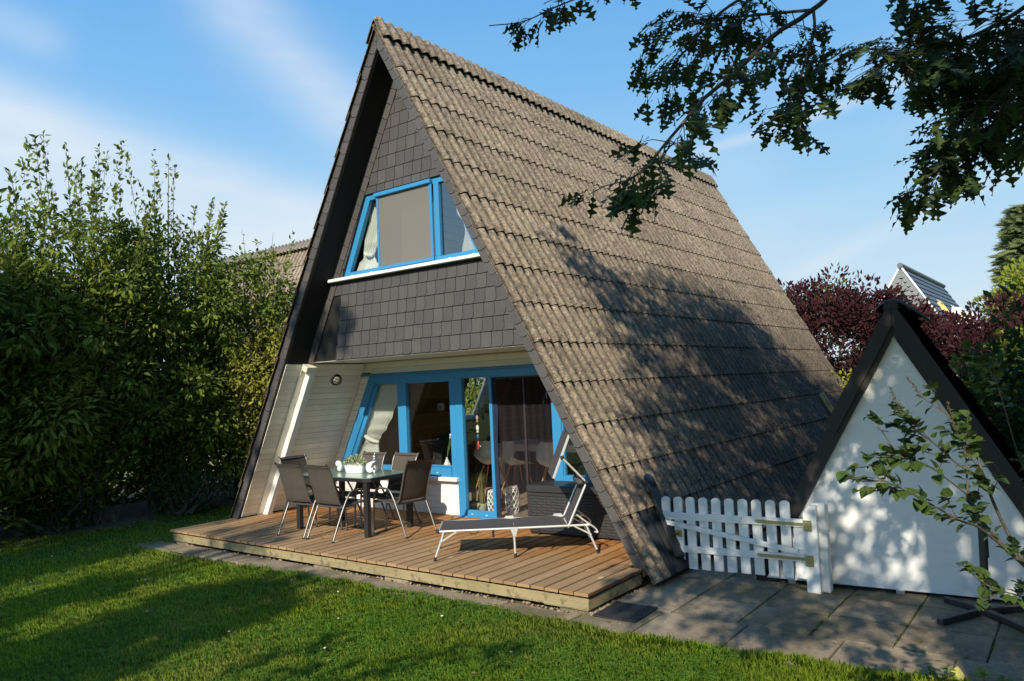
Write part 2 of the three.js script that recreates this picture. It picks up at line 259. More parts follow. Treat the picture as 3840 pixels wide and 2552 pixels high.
M.leaf = leafMat(.38); M.leafGloss = leafMat(.32, .35); M.grass = leafMat(.3, 0, 0, 1); 

// ---------------------------------------------------------------- the A-frame house
const TH = 1.0773, S = Math.sin(TH), C = Math.cos(TH), TAN = S / C, APEX = 6.7205, INN = 6.2998, WAVE = .1729, D1 = .393, D2 = 1.4844, LEN = 10.69;
const rp = (side, s, n, z, apex = APEX) => V(side * (s * C + n * S), apex - s * S + n * C, z);
const xin = y => (INN - y) / TAN;                                 // half width between the inner roof faces at height y
const wave = z => { const f = Math.PI * (-z - .0432) / WAVE; const c = Math.abs(Math.cos(f)); return .054 * (.8 * c + .2 * c * c - 1); };
const tint = (x, y, sd) => .72 + .56 * fbm(x / 11, y / 11, 9, 9, 4, sd);
function corrugated(side, z0, nw, sTop, sBot, nTop, nBot, o = {}) {     // a sheet of nw waves from z0 backwards, between sTop and sBot down the slope
  const t = new Tri(), per = o.per ?? 10, cols = nw * per, rows = o.rows ?? 3, cap = o.cap, L = nw * WAVE; t.c = [];
  const tone = o.tone ?? 1, N = [], P = [];
  const base = cap ? capLine() : null, R = cap ? base.length - 1 : rows;
  for (let r = 0; r <= R; r++) { P.push([]); N.push([]); for (let c = 0; c <= cols; c++) {
    const z = z0 - L * c / cols, h = wave(z), dh = (wave(z - .004) - wave(z + .004)) / -.008;
    let p, n, s;
    if (cap) { const b = base[r]; p = V(b[0] + b[2] * h, b[1] + b[3] * h, z); n = V(b[2], b[3], -dh).normalize(); s = b[4]; }
    else { const f = r / R; s = lerp(sTop, sBot, f); p = rp(side, s, lerp(nTop, nBot, f) + h, z, o.apex); n = V(side * S, C, -dh).normalize(); }
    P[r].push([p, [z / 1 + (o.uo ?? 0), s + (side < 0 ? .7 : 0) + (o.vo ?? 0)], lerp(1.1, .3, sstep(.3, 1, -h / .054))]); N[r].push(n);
  } }
  const put = (a, b, c, d, na, nb, nc, nd) => { const up = V().crossVectors(V().subVectors(b[0], a[0]), V().subVectors(c[0], a[0])); if (up.dot(na) < 0) { [b, d] = [d, b]; [nb, nd] = [nd, nb]; } t.quad(a[0], b[0], c[0], d[0], a[1], b[1], c[1], d[1], na, nb, nc, nd); for (const q of [a, b, c, a, c, d]) { const k = tone * tint(q[1][0] + 40, q[1][1] + 40, 5) * (q[2] ?? 1) * (side > 0 && !o.apex ? 1 - .58 * sstep(2.0, 5.8, q[1][1]) * sstep(.3, 4.6, -q[0].z) : 1); t.c.push(k, k * lerp(.95, 1.02, hash(Math.round(q[1][0] * 3), Math.round(q[1][1] * 3), 4)), k); } };  // lower rear of the right slope darkened: algae plus oak shade painted into the colour
  for (let r = 0; r < R; r++) for (let c = 0; c < cols; c++) put(P[r][c], P[r][c + 1], P[r + 1][c + 1], P[r + 1][c], N[r][c], N[r][c + 1], N[r + 1][c + 1], N[r + 1][c]);
  const edge = (pts, out, thick) => { for (let i = 0; i + 1 < pts.length; i++) { const [a, na] = pts[i], [b, nb] = pts[i + 1], q = (p, n) => [p[0].clone().addScaledVector(n, -thick), [p[1][0], p[1][1] + thick]]; put(a, b, q(b, nb), q(a, na), out, out, out, out); } };
  const flat = side ? V(side * S, C, 0) : null;
  if (cap) { for (const r of [0, R]) { const b = base[r], sd = r ? 1 : -1; edge(P[r].map(p => [p, V(b[2], b[3], 0)]), V(sd * C, -S, 0), .011); } edge(P.map((p, r) => [p[0], V(base[r][2], base[r][3], 0)]), V(0, 0, 1), .011); edge(P.map((p, r) => [p[cols], V(base[r][2], base[r][3], 0)]), V(0, 0, -1), .011); }
  else { edge(P[R].map(p => [p, flat]), V(side * C, -S, 0), .009); if (o.front) edge(P.map(p => [p[0], flat]), V(0, 0, 1), .009); if (o.back) edge(P.map(p => [p[cols], flat]), V(0, 0, -1), .009); }
  return t;
}
function capLine() {                                              // section of the ridge cap: [x, y, nx, ny, s]
  const out = [], n = .036, r = .085, yA = APEX + n / C, cy = yA - r / C;
  const leg = sd => { const a = rp(sd, .3655, n, 0), b = V(sd * r * S, cy + r * C, 0); return [a, b]; };
  let [a, b] = leg(-1); for (let i = 0; i < 3; i++) { const p = a.clone().lerp(b, i / 3); out.push([p.x, p.y, -S, C, .37 * (1 - i / 3)]); }
  for (let i = 0; i <= 8; i++) { const f = lerp(-TH, TH, i / 8); out.push([r * Math.sin(f), cy + r * Math.cos(f), Math.sin(f), Math.cos(f), .02 + .1 * i / 8]); }
  [a, b] = leg(1); for (let i = 1; i <= 3; i++) { const p = b.clone().lerp(a, i / 3); out.push([p.x, p.y, S, C, .12 + .25 * i / 3]); }
  return out;
}
const house = thing('a_frame_house', 'steep A-frame holiday house with weathered corrugated roof, slate gable and blue windows', 'house');
{
  const rnd = mulberry(11);
  const rowS = k => .3655 + .5 * k;
  for (let k = 1; k <= 14; k++) {
    const sT = k === 1 ? .1 : rowS(k - 1) - .13, sB = k === 14 ? 7.543 : rowS(k);
    for (let i = 0; i < 13; i++) {
      const nw = i ? 5 : 2, z0 = i ? .0432 - WAVE * (2 + 5 * (i - 1)) : .0432, dark = k === 14 && i === 1;
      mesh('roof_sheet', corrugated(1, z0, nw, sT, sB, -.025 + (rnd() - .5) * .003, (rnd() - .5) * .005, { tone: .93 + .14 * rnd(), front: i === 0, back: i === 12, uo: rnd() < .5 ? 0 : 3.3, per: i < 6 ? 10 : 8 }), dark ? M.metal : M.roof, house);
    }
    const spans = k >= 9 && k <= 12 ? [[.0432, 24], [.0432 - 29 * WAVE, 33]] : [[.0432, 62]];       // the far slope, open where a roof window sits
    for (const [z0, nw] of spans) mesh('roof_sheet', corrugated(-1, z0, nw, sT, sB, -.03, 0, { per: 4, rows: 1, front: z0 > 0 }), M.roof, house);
  }
  M.metal.vertexColors = false;
  for (let i = 0; i < 13; i++) mesh('ridge_cap', corrugated(0, .05 - (i ? WAVE * (2 + 5 * (i - 1)) : 0) - .0068, i ? 5 : 2, 0, 0, 0, 0, { cap: true, tone: .8 + .2 * rnd(), vo: 2.3, uo: i * .37 }), M.roof, house);
  // yellow lichen cushions on the ridge
  { const t = new Tri(), r2 = mulberry(8); for (const [z, f, s] of [[-.02, .5, .05], [-.05, .35, .06], [.0, .75, .045], [-2.62, .3, .05], [-3.4, .4, .03], [-10.3, .3, .06], [-10.5, .6, .06], [-6.3, .3, .05]]) for (let i = 0; i < 5; i++) { const a = f * TH + (r2() - .5) * .5, R = .085, cy = APEX + .036 / C - R / C; t.add(lathe([[1, 0], [.8, .5], [.4, .8], [0, .9]], 7), M4((R + wave(z) - .002) * Math.sin(a), cy + (R + wave(z) - .002) * Math.cos(a), z + (r2() - .5) * .09, 0, 0, -a, s * .4 * (.5 + r2()), .008, s * .4 * (.5 + r2()))); } tag(mesh('lichen', t, std([.5, .31, .035], .95), house), null, null, null, 'stuff'); }
  { const g = lathe([[.011, 0], [.011, .006], [.006, .016], [0, .017]], 6).geo(), list = []; for (let k = 1; k <= 13; k++) for (let i = 0; i < 31; i++) { const z = -.0432 - WAVE * (2 * i + (k % 2)), s = rowS(k) - .09; if (z > -10.5) list.push(new THREE.Matrix4().makeRotationZ(-TH).setPosition(rp(1, s, -.006, z))); } const im = new THREE.InstancedMesh(g, M.dark, list.length); list.forEach((m, i) => im.setMatrixAt(i, m)); im.name = 'roof_screw'; house.add(im); tag(im, null, null, null, 'stuff'); }
  { const r = mulberry(3), t = new Tri(); t.add(bar(rp(1, 6.62, .03, -.68), rp(1, 7.42, .03, -.5), .17, .022, .006, V(S, C, 0))); t.add(lathe([[.085, -.011], [.085, .011], [0, .011]], 16), new THREE.Matrix4().makeRotationZ(-TH).setPosition(rp(1, 6.62, .03, -.68))); mesh('latch_board', t, M.metal, house); }

  // roof body under the sheets, with the lining inside
  for (const sd of [1, -1]) {
    const slab = (s0, s1, z0, z1, n0, n1, m, name) => { const a = [rp(sd, s0, n0, z0), rp(sd, s1, n0, z0), rp(sd, s1, n0, z1), rp(sd, s0, n0, z1)], b = [rp(sd, s0, n1, z0), rp(sd, s1, n1, z0), rp(sd, s1, n1, z1), rp(sd, s0, n1, z1)], t = new Tri(), dir = V(sd * S, C, 0);
      const q = (p, uv, out) => { const n = V().crossVectors(V().subVectors(p[1], p[0]), V().subVectors(p[2], p[0])); if (n.dot(out) < 0) { p.reverse(); uv.reverse(); } t.quad(...p, ...uv); };
      const uv = [[-z0, s0], [-z0, s1], [-z1, s1], [-z1, s0]]; q([...a], [...uv], dir.clone().negate()); q([...b], [...uv], dir); const mid = V().addVectors(rp(sd, (s0 + s1) / 2, (n0 + n1) / 2, (z0 + z1) / 2), V());
      for (let i = 0; i < 4; i++) { const j = (i + 1) % 4, c = V().addVectors(a[i], a[j]).multiplyScalar(.5).sub(mid); q([a[i], a[j], b[j], b[i]], [[0, 0], [1, 0], [1, .1], [0, .1]], c); }
      return mesh(name, t, m, house); };
    const pieces = (n0, n1, zF, m, name) => { const zB = -LEN + .06; if (sd > 0) slab(.3, 7.45, zF, zB, n0, n1, m, name); else { slab(.3, 7.45, zF, -4.12, n0, n1, m, name); slab(.3, 7.45, -4.96, zB, n0, n1, m, name); for (const [a, b] of [[-4.12, -4.96]]) { slab(.3, 4.85, a, b, n0, n1, m, name); slab(6.06, 7.45, a, b, n0, n1, m, name); } } };
    pieces(-.195, -.075, -.045, M.dark, 'roof_deck'); pieces(-.208, -.197, -D2 - .1, sd > 0 ? M.pineDark : M.pine, 'lining_panel');
    const sOf = y => (APEX - y - .2 * C) / S;
    slab(.28, sOf(2.413), -.04, -D1 - .01, -.21, -.197, M.black, 'soffit_panel');
    if (sd < 0) { const sA = sOf(2.4), sZ = sOf(.19), n = 26; for (let i = 0; i < n; i++) { const a = lerp(sA, sZ, i / n), b = lerp(sA, sZ, (i + 1) / n) - .0045; slab(a, b, -.04, -D2 - .02, -.215 - .0022 * hash(i, 1, 3), -.197, M.cream[Math.floor(rnd() * 4)], 'soffit_board'); } }
    else slab(sOf(2.4), sOf(.19), -.04, -D2 - .02, -.215, -.197, M.cream[0], 'soffit_panel');
    // rafter that carries the gable and shows below it, and the strip beside it
    const rb = (n0, n1, z0, z1, m, name) => slab(sOf(sd < 0 ? 2.34 : 2.4), sOf(.18), z0, z1, n0, n1, m, name);
    rb(-.338, -.2155, -D1 + .0, -D1 - .085, M.white, 'rafter'); rb(-.236, -.2157, -D1 + .085, -D1 + .003, M.cream[0], 'rafter_trim');
    slab(sOf(2.412), sOf(2.335), -D1 + .085, -D1 - .09, -.345, -.2155, M.cream[1], 'rafter_head');

    // slates on the barge board, each with its inner lower corner cut
    const no = -.05, ni = -.199;
    for (let k = -31; k < 14; k++) {
      const s1 = 5.241 + .1645 * k + (rnd() - .5) * .006, s0 = s1 - .1645, g = .0045;
      let p = [[s0 + g, no], [s1 - g, no], [s1 - g, -.157], [s1 - .03 - g, ni], [s0 - .03 + g, ni], [s0 + g, -.157]].map(([s, n]) => { const q = rp(sd, s, n + 0, 0); return [q.x, q.y]; });
      p = clip(p, -sd, 0, -.002); p = clip(p, 0, -1, sd > 0 ? -.055 : -.178); p = clip(p, 0, 1, 6.6);
      if (p.length > 2 && area(p) > .0008) { const dz = (rnd() - .5) * .0024; mesh('barge_slate', plate(p, -.009, dz), M.slates[Math.floor(rnd() * 5)], house); }
    }
    const bp = [[.2, -.07], [7.44, -.07], [7.44, -.204], [.2, -.204]].map(([s, n]) => { const q = rp(sd, s, n, 0); return [q.x, q.y]; });
    mesh('barge_board', plate(clip(clip(bp, -sd, 0, -.001), 0, -1, sd > 0 ? -.06 : -.18), -.043, -.0105), M.barge, house);
  }
  mesh('ridge_slate', plate(clip([[-.16, 6.45], [.16, 6.45], [.085, 6.6], [.05, 6.655], [0, 6.672], [-.05, 6.655], [-.085, 6.6]], 0, 1, 7), -.02, -.0095), M.slates[0], house);

  // gable wall with its opening, then the slates
  const W0 = 3.53, W1 = 4.6, wl = y => lerp(1.265, .752, (y - W0) / (W1 - W0));
  mesh('gable_wall', plate([[-xin(2.42), 2.42], [xin(2.42), 2.42], [0, INN]], -D1 - .09, -D1 - .018, [[[-wl(W0), W0], [wl(W0), W0], [wl(W1), W1], [-wl(W1), W1]]]), M.black, house);
  const BW = .145;
  for (let k = 0; k < 22; k++) {
    const y0 = 2.424 + .1757 * k, y1 = y0 + .1757, g = .0045;
    for (let i = -13; i < 14; i++) {
      const xr = .855 + .1634 * i + .032 * ((k) % 9) - .1634 * Math.floor(k / 5), xl = xr - .1634;
      let p = [[xl - .03 + g, y0 + g], [xr - .03 - g, y0 + g], [xr - g, y0 + .036], [xr - g, y1 - g], [xl + g, y1 - g], [xl + g, y0 + .036]];
      p = clip(p, S, C, INN * C - .004); p = clip(p, -S, C, INN * C - BW);
      const list = [];
      if (y1 > W0 - .06 && y0 < W1 + .02) {          // round the window
        const sl = (1.265 - .752) / (W1 - W0), hit = p.some(q => q[1] > W0 - .04 && q[1] < W1 + .012);
        if (hit) { const lo = clip(p, 0, 1, W0 - .04), hi = clip(p, 0, -1, -(W1 + .012)), mid = clip(clip(p, 0, -1, -(W0 - .04)), 0, 1, W1 + .012), e = 1.265 + sl * W0 + .01; list.push(lo, hi, clip(mid, 1, -sl, -e), clip(mid, -1, -sl, -e)); } else list.push(p);
      } else list.push(p);
      for (const q of list) if (q.length > 2 && area(q) > .0009) mesh('slate', plate(q, -D1 - .012, -D1 + (rnd() - .5) * .0026), M.slates[Math.floor(rnd() * 5)], house);
    }
  }
  for (let k = 0; k < 21; k++) {                     // border slates along the rake of the gable
    const a = (INN - 2.42) / S - .2 * (k + 1) + .004, b = a + .192; if (a < .1) break;
    const pt = (s, m) => [-(s * C) + m * S, INN - s * S - m * C];
    let p = [pt(a, .004), pt(b, .004), pt(b, BW - .006), pt(a, BW - .006)]; p = clip(clip(p, 1, 0, -.004), 0, -1, -2.415);
    if (p.length > 2) mesh('border_slate', plate(p, -D1 - .011, -D1 + .007 + (rnd() - .5) * .003), M.slates[(k * 3) % 5], house);
  }

  // gable window
  const gw = part('gable_window', house), zf = -D1 - .03, F = new Tri(), dk = (y) => wl(y);
  const fr = (p, z0 = zf - .06, z1 = zf) => F.add(plate(p, z0, z1));
  fr([[-dk(W0), W0], [dk(W0), W0], [dk(3.605), 3.605], [-dk(3.605), 3.605]]);
  fr([[-dk(4.535), 4.535], [dk(4.535), 4.535], [dk(W1), W1], [-dk(W1), W1]]);
  for (const s of [-1, 1]) fr([[s * dk(3.605), 3.605], [s * (dk(3.605) - .1), 3.605], [s * (dk(4.535) - .1), 4.535], [s * dk(4.535), 4.535]]);
  F.add(boxAt(-.545, -.49, 3.605, 4.535, zf - .05, zf + .004)); F.add(boxAt(.485, .57, 3.605, 4.535, zf - .05, zf + .004));
  mesh('frame', F, M.blue, gw);
  const K = new Tri(); K.add(boxAt(-.555, .475, 4.535, 4.592, zf + .004, zf + .06, .008)); K.add(boxAt(-.535, -.5, 3.56, 4.535, zf + .008, zf + .03)); K.add(boxAt(.43, .474, 3.54, 4.535, zf + .008, zf + .03)); K.add(boxAt(-.5, .43, 3.56, 3.6, zf + .008, zf + .03)); K.add(boxAt(-.42, -.375, 3.64, 4.4, zf - .16, zf - .12));
  mesh('casement', K, M.blue, gw);
  mesh('pane', plate([[-dk(3.605) + .1, 3.605], [-.545, 3.605], [-.545, 4.535], [-dk(4.535) + .1, 4.535]], zf - .036, zf - .035), M.glass, gw);
  mesh('pane', plate([[dk(3.605) - .1, 3.605], [.57, 3.605], [.57, 4.535], [dk(4.535) - .1, 4.535]], zf - .036, zf - .035), M.glassSky, gw);
  mesh('fly_screen', plate([[-.5, 3.6], [.43, 3.6], [.43, 4.535], [-.5, 4.535]], zf + .016, zf + .018), M.net, gw);
  mesh('sill', boxAt(-1.475, 1.475, 3.488, 3.531, -D1 - .05, -D1 + .085, .005), M.sill, gw);
  mesh('flashing', boxAt(-1.46, 1.46, 3.455, 3.487, -D1 + .002, -D1 + .02, .003), M.black, gw);
  { const t = new Tri(); for (const x of [-1.08, -.7, .72, 1.1]) t.add(boxAt(x - .016, x + .016, 3.552, 3.562, zf, zf + .008, .002)); mesh('drain_cap', t, M.sill, gw); }

  // floor between the storeys, porch ceiling, lower wall
  mesh('upper_floor', boxAt(-1.98, 1.98, 2.435, 2.56, -LEN + .2, -D1 - .1, .001), M.pineDark, house);
  for (let i = 0; i < 9; i++) { const a = -D1 - .02 - i * .121, b = a - .1165, y = 2.412 + .001 * (i % 3); mesh('ceiling_board', boxAt(-xin(2.43), xin(2.43), y, y + .02, b, a, .004), M.cream[Math.floor(rnd() * 4)], house); }
  const zw = -D2;
  const wallBand = (x0f, x1f, y0, y1, mats, name) => { let y = y0, i = 0; while (y < y1 - .01) { const t = Math.min(y + .083, y1), a = y + .002, b = t - .002; const p = [[x0f(a), a], [x1f(a), a], [x1f(b), b], [x0f(b), b]]; if (p[1][0] - p[0][0] > .02) mesh(name, plate(p, zw - .045, zw - .022 + .001 * (i % 2)), mats[Math.floor(rnd() * mats.length)], house); y = t; i++; } };
  const postOut = y => -2.0 - (2.169 - y) * .5355;
  wallBand(y => -xin(y), y => postOut(y) - .002, .18, 2.4, M.cream, 'wall_board');
  wallBand(() => -2.25, y => xin(y), 2.232, 2.41, M.cream, 'wall_board');
  wallBand(y => Math.max(postOut(y), -3.2), () => -.245, .18, .655, M.whites, 'wall_board');
  wallBand(() => 1.47, y => xin(y), .18, .655, M.whites, 'wall_board');
  mesh('wall_core', plate([[-xin(.18), .18], [-.25, .18], [-.25, .65], [postOut(.65), .65], [postOut(2.22), 2.22], [1.9, 2.22], [2.72, .65], [1.47, .65], [1.47, .18], [xin(.18), .18], [xin(2.42), 2.42], [-xin(2.42), 2.42]], zw - .12, zw - .047), M.dark, house);
  mesh('corner_strip', bar(V(-xin(2.4) + .02, 2.4, zw + .004), V(-xin(.2) + .02, .2, zw + .004), .03, .03), M.creamTrim, house);

  // windows and door of the porch wall
  const lw = part('porch_window', house), A = new Tri(), z0 = zw - .07, z1 = zw, P = (p, a = z0, b = z1) => A.add(plate(p, a, b));
  const po = y => postOut(y);
  P([[po(.66), .66], [po(.66) + .17, .66], [po(2.11) + .17, 2.11], [po(2.11), 2.11]]); P([[po(.848) + .17, .848], [po(.848) + .25, .848], [po(2.05) + .25, 2.05], [po(2.05) + .17, 2.05]], z0, z1 - .02);
  P([[po(2.11), 2.11], [1.93, 2.11], [1.9, 2.196], [po(2.196), 2.196]]); P([[po(2.05) + .17, 2.06], [-.35, 2.06], [-.35, 2.11], [po(2.1) + .17, 2.11]], z0, z1 - .012);
  P([[po(.66) + .17, .712], [-.35, .712], [-.35, .845], [po(.845) + .17, .845]]); A.add(boxAt(-1.385, -1.304, .845, 2.06, z0, z1, .006)); A.add(boxAt(-1.298, -1.203, .845, 2.06, z0, z1 + .012, .006)); A.add(boxAt(-1.203, -.343, .848, .872, z0 + .01, z1 - .008, .004));
  A.add(boxAt(-.343, -.238, .66, 2.11, z0, z1, .006));
  mesh('frame', A, M.blue, lw); mesh('head_lip', boxAt(-2.13, 1.95, 2.197, 2.228, z0, zw + .05, .004), M.blueDeep, lw);
  mesh('pane', plate([[po(.845) + .24, .845], [-1.385, .845], [-1.385, 2.06], [po(2.06) + .24, 2.06]], zw - .045, zw - .044), M.glass, lw);
  mesh('pane', plate([[-1.203, .848], [-.343, .848], [-.343, 2.06], [-1.203, 2.06]], zw - .045, zw - .044), M.glass, lw);
  mesh('sill', boxAt(-2.85, -.212, .656, .711, zw - .03, zw + .062, .006), M.sill, lw);
  const dr = part('terrace_door', house), B = new Tri();
  B.add(boxAt(-.232, -.105, .18, 2.11, z0, z1 + .006, .006)); B.add(boxAt(-.105, .385, .185, .272, z0, z1 - .004, .006)); B.add(boxAt(-.105, .385, 2.09, 2.11, z0, z1, .004)); B.add(boxAt(.386, .436, .185, 2.11, z0, z1 + .012, .006)); B.add(boxAt(1.395, 1.535, .18, 2.11, z0, z1, .006)); B.add(boxAt(-.236, 1.5, .178, .196, zw - .1, zw + .05, .004));
  B.add(boxAt(.436, 1.395, 2.085, 2.11, z0, z1, .004));
  mesh('frame', B, M.blue, dr); mesh('pane', boxAt(-.105, .386, .272, 2.09, zw - .045, zw - .044, 0), M.glass, dr);
  { const t = new Tri(); for (const x of [0, .26]) t.add(boxAt(x - .016, x + .016, .214, .224, z1 - .004, z1 + .005, .002)); for (const x of [-.62]) t.add(boxAt(x - .016, x + .016, .76, .77, z1, z1 + .008, .002)); mesh('drain_cap', t, M.sill, dr); }
  const cw = part('corner_window', house), E = new Tri(), q = y => -po(y);
  E.add(plate([[1.537, .66], [q(.66), .66], [q(.808), .808], [1.537, .808]], z0, z1)); E.add(plate([[q(.808), .808], [q(.808) - .17, .808], [q(2.11) - .17, 2.11], [q(2.11), 2.11]], z0, z1)); E.add(boxAt(1.537, 1.56, .808, 2.11, z0, z1 - .01, .004));
  mesh('frame', E, M.blue, cw); mesh('pane', plate([[1.56, .808], [q(.808) - .17, .808], [q(2.1) - .17, 2.1], [1.56, 2.1]], zw - .045, zw - .044), M.glass, cw);

  // inside
  mesh('room_floor', boxAt(-3.1, 3.1, .15, .186, -LEN + .3, zw - .1, .001), M.floor, house);
  mesh('loft_wall', plate([[-xin(2.57), 2.57], [xin(2.57), 2.57], [0, INN - .02]], -4.6, -4.5), M.pineDark, house);
  { const hole = [[-1.7, .3], [1.7, .3], [1.7, 2.2], [-1.7, 2.2]]; mesh('rear_wall', plate([[-xin(.1), .1], [xin(.1), .1], [0, INN]], -LEN + .1, -LEN + .2, [hole]), M.cream[0], house); mesh('rear_pane', plate(hole, -LEN + .14, -LEN + .141), M.glass, house); }  // unseen opening and pane added to let sky light into the room
  for (const z of [-3.05, -5.4]) for (const sd of [-1, 1]) mesh('ceiling_beam', bar(rp(sd, 4.86, -.25, z), rp(sd, 7.2, -.25, z), .12, .09, .006, V(sd * S, C, 0)), std([.3, .16, .07], .55), house);
  for (const [zA, zB] of [[-4.12, -4.96]]) { const w = part('roof_window', house), t = new Tri(), L = (s0, s1, za, zb) => { const a = rp(-1, s0, -.1, za), b = rp(-1, s1, -.1, zb); t.add(bar(a, b, .07, .2, .004, V(-S, C, 0))); }; L(4.86, 6.06, zA - .035, zA - .035); L(4.86, 6.06, zB + .035, zB + .035); L(4.885, 4.885, zA, zB); L(6.035, 6.035, zA, zB); mesh('frame', t, std([.16, .17, .18], .5), w);
    const p = new Tri(); p.quad(rp(-1, 4.9, -.09, zA - .06), rp(-1, 4.9, -.09, zB + .06), rp(-1, 6.02, -.09, zB + .06), rp(-1, 6.02, -.09, zA - .06)); mesh('pane', p, M.glass, w); }
  mesh('foundation', boxAt(-3.1, 3.1, -.1, .15, -LEN + .2, -1.55, .005), M.concrete[1], house);
}

// ---------------------------------------------------------------- deck, edging, paving, ground
const DX = 3.3981, PB = .1542, DY = .178;
{
  const deck = thing('wooden_deck', 'raised timber terrace of lengthwise boards in front of the A-frame house', 'deck'), rnd = mulberry(21);
  const board = (w, z1, z0, vo) => {                 // board with rounded long edges, weathered towards the open front end
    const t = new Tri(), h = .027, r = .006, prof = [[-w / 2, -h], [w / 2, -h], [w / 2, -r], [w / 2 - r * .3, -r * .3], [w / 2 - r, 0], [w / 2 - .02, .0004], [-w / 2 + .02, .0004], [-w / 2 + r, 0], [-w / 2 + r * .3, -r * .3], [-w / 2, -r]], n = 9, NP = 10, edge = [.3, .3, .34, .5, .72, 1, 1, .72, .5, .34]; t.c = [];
    const uo = rnd() * 3, col = (z, x) => { const k = sstep(-.9, .75, z + (fbm(x * .13 + uo, z * .11, 9, 9, 3, 7) - .5) * 1.5); return mix3([1.15, .74, .34], [1, .95, .84], k); };
    let acc = 0; const vs = prof.map((p, i) => { if (i) acc += Math.hypot(p[0] - prof[i - 1][0], p[1] - prof[i - 1][1]); return acc + vo; });
    for (let i = 0; i < n; i++) for (let k = 0; k < NP; k++) {
      const a = prof[k], b = prof[(k + 1) % NP], za = lerp(z0, z1, i / n), zb = lerp(z0, z1, (i + 1) / n), va = vs[k], vb = k === NP - 1 ? vs[NP - 1] + h : vs[k + 1];
      t.quad(V(a[0], a[1], za), V(b[0], b[1], za), V(b[0], b[1], zb), V(a[0], a[1], zb), [za + uo, va], [za + uo, vb], [zb + uo, vb], [zb + uo, va]);
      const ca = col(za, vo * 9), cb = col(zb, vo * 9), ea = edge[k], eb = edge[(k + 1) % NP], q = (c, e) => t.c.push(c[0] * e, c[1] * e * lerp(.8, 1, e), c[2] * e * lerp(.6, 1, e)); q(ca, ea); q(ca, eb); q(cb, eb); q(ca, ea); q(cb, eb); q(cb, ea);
    }
    for (const [z, s] of [[z1, 1], [z0, -1]]) for (let k = 1; k < NP - 1; k++) { const q = [prof[0], prof[k], prof[k + 1]].map(p => V(p[0], p[1], z)); if (s < 0) q.reverse(); t.tri(...q, ...q.map(p => [p.x * .6 + uo, p.y * .6])); const c = [1.0, .9, .74]; t.c.push(...c, ...c, ...c); }
    return t;
  };
  const variants = [], short = [];
  for (let i = 0; i < 6; i++) { variants.push(board(PB - .011, 1.0, -1.53, i * .21).geo()); short.push(board(PB - .011, 1.0, .03, i * .21 + .1).geo()); }
  for (let i = 0; i < 44; i++) { const x = DX - PB * (i + .5), tight = Math.abs(x) > 3.2; const m = mesh('deck_board', (tight ? short : variants)[i % 6 ^ (i % 4 === 3 ? 1 : 0)], M.boards[Math.floor(rnd() * 6)], deck); m.position.set(x + (rnd() - .5) * .002, DY + (rnd() - .5) * .002, (rnd() - .5) * .007); m.rotation.z = (rnd() - .5) * .006; }
  const groove = (len, h, th) => {                   // reeded fascia board: ridges along its length
    const t = new Tri(), n = 9, pr = []; for (let i = 0; i < n; i++) { const y = h * i / n; pr.push([y + .001, 0], [y + h / n * .22, .0042], [y + h / n * .78, .0042], [y + h / n - .001, 0]); }
    const uo = rnd() * 4; for (let i = 0; i + 1 < pr.length; i++) t.quad(V(0, pr[i][0], pr[i][1]), V(len, pr[i][0], pr[i][1]), V(len, pr[i + 1][0], pr[i + 1][1]), V(0, pr[i + 1][0], pr[i + 1][1]), [uo, pr[i][0]], [uo + len, pr[i][0]], [uo + len, pr[i + 1][0]], [uo, pr[i + 1][0]]);
    return t.add(boxAt(0, len, 0, h, -th, -.001, .002));
  };
  const fy = .03, fh = .094, zF = .968, xs = [-3.345, -.9, 2.02, 3.372];
  for (let i = 0; i < 3; i++) { const m = mesh('fascia_board', groove(xs[i + 1] - xs[i] - .003, fh, .024), M.fascia, deck); m.position.set(xs[i], fy, zF); }
  { const m = mesh('fascia_board', groove(.94, fh, .024), M.fascia, deck); m.position.set(3.372, fy, zF - .003); m.rotation.y = Math.PI / 2; const k = mesh('fascia_board', groove(.9, fh, .024), M.fascia, deck); k.position.set(-3.345, fy, .06); k.rotation.y = -Math.PI / 2; }
  for (const x of [-3.1, -2.2, -1.3, -.4, .5, 1.4, 2.3, 3.2]) mesh('joist', boxAt(x - .025, x + .025, .03, .149, -1.4, .92, .004), M.fascia, deck);
  mesh('packing_strip', boxAt(2.9, 3.36, .018, .029, .9, .962, .002), M.fascia, deck);
  for (const [x, w] of [[-3.2, .3], [-.2, .3], [1.0, .35], [3.2, .3]]) mesh('support_block', boxAt(x - w / 2, x + w / 2, -.06, .026, .72, .94, .008), M.concrete[2], deck);
}
const groundY = -.035;
{ // one sheet to the horizon, then soil and turf
  const g = new THREE.PlaneGeometry(600, 600, 1, 1); g.rotateX(-Math.PI / 2); const uv = g.attributes.uv; for (let i = 0; i < uv.count; i++) uv.setXY(i, uv.getX(i) * 600, uv.getY(i) * 600);
  const m = setting('ground', g, M.turf); m.position.y = groundY - .03;
  setting('soil', boxAt(-3.7, 8.6, groundY - .2, groundY + .012, -13, 1.34, 0), M.soil);
  setting('soil_bed', boxAt(-12, -5.45, groundY - .2, groundY + .02, -9, 4.2, 0), M.soil);
}
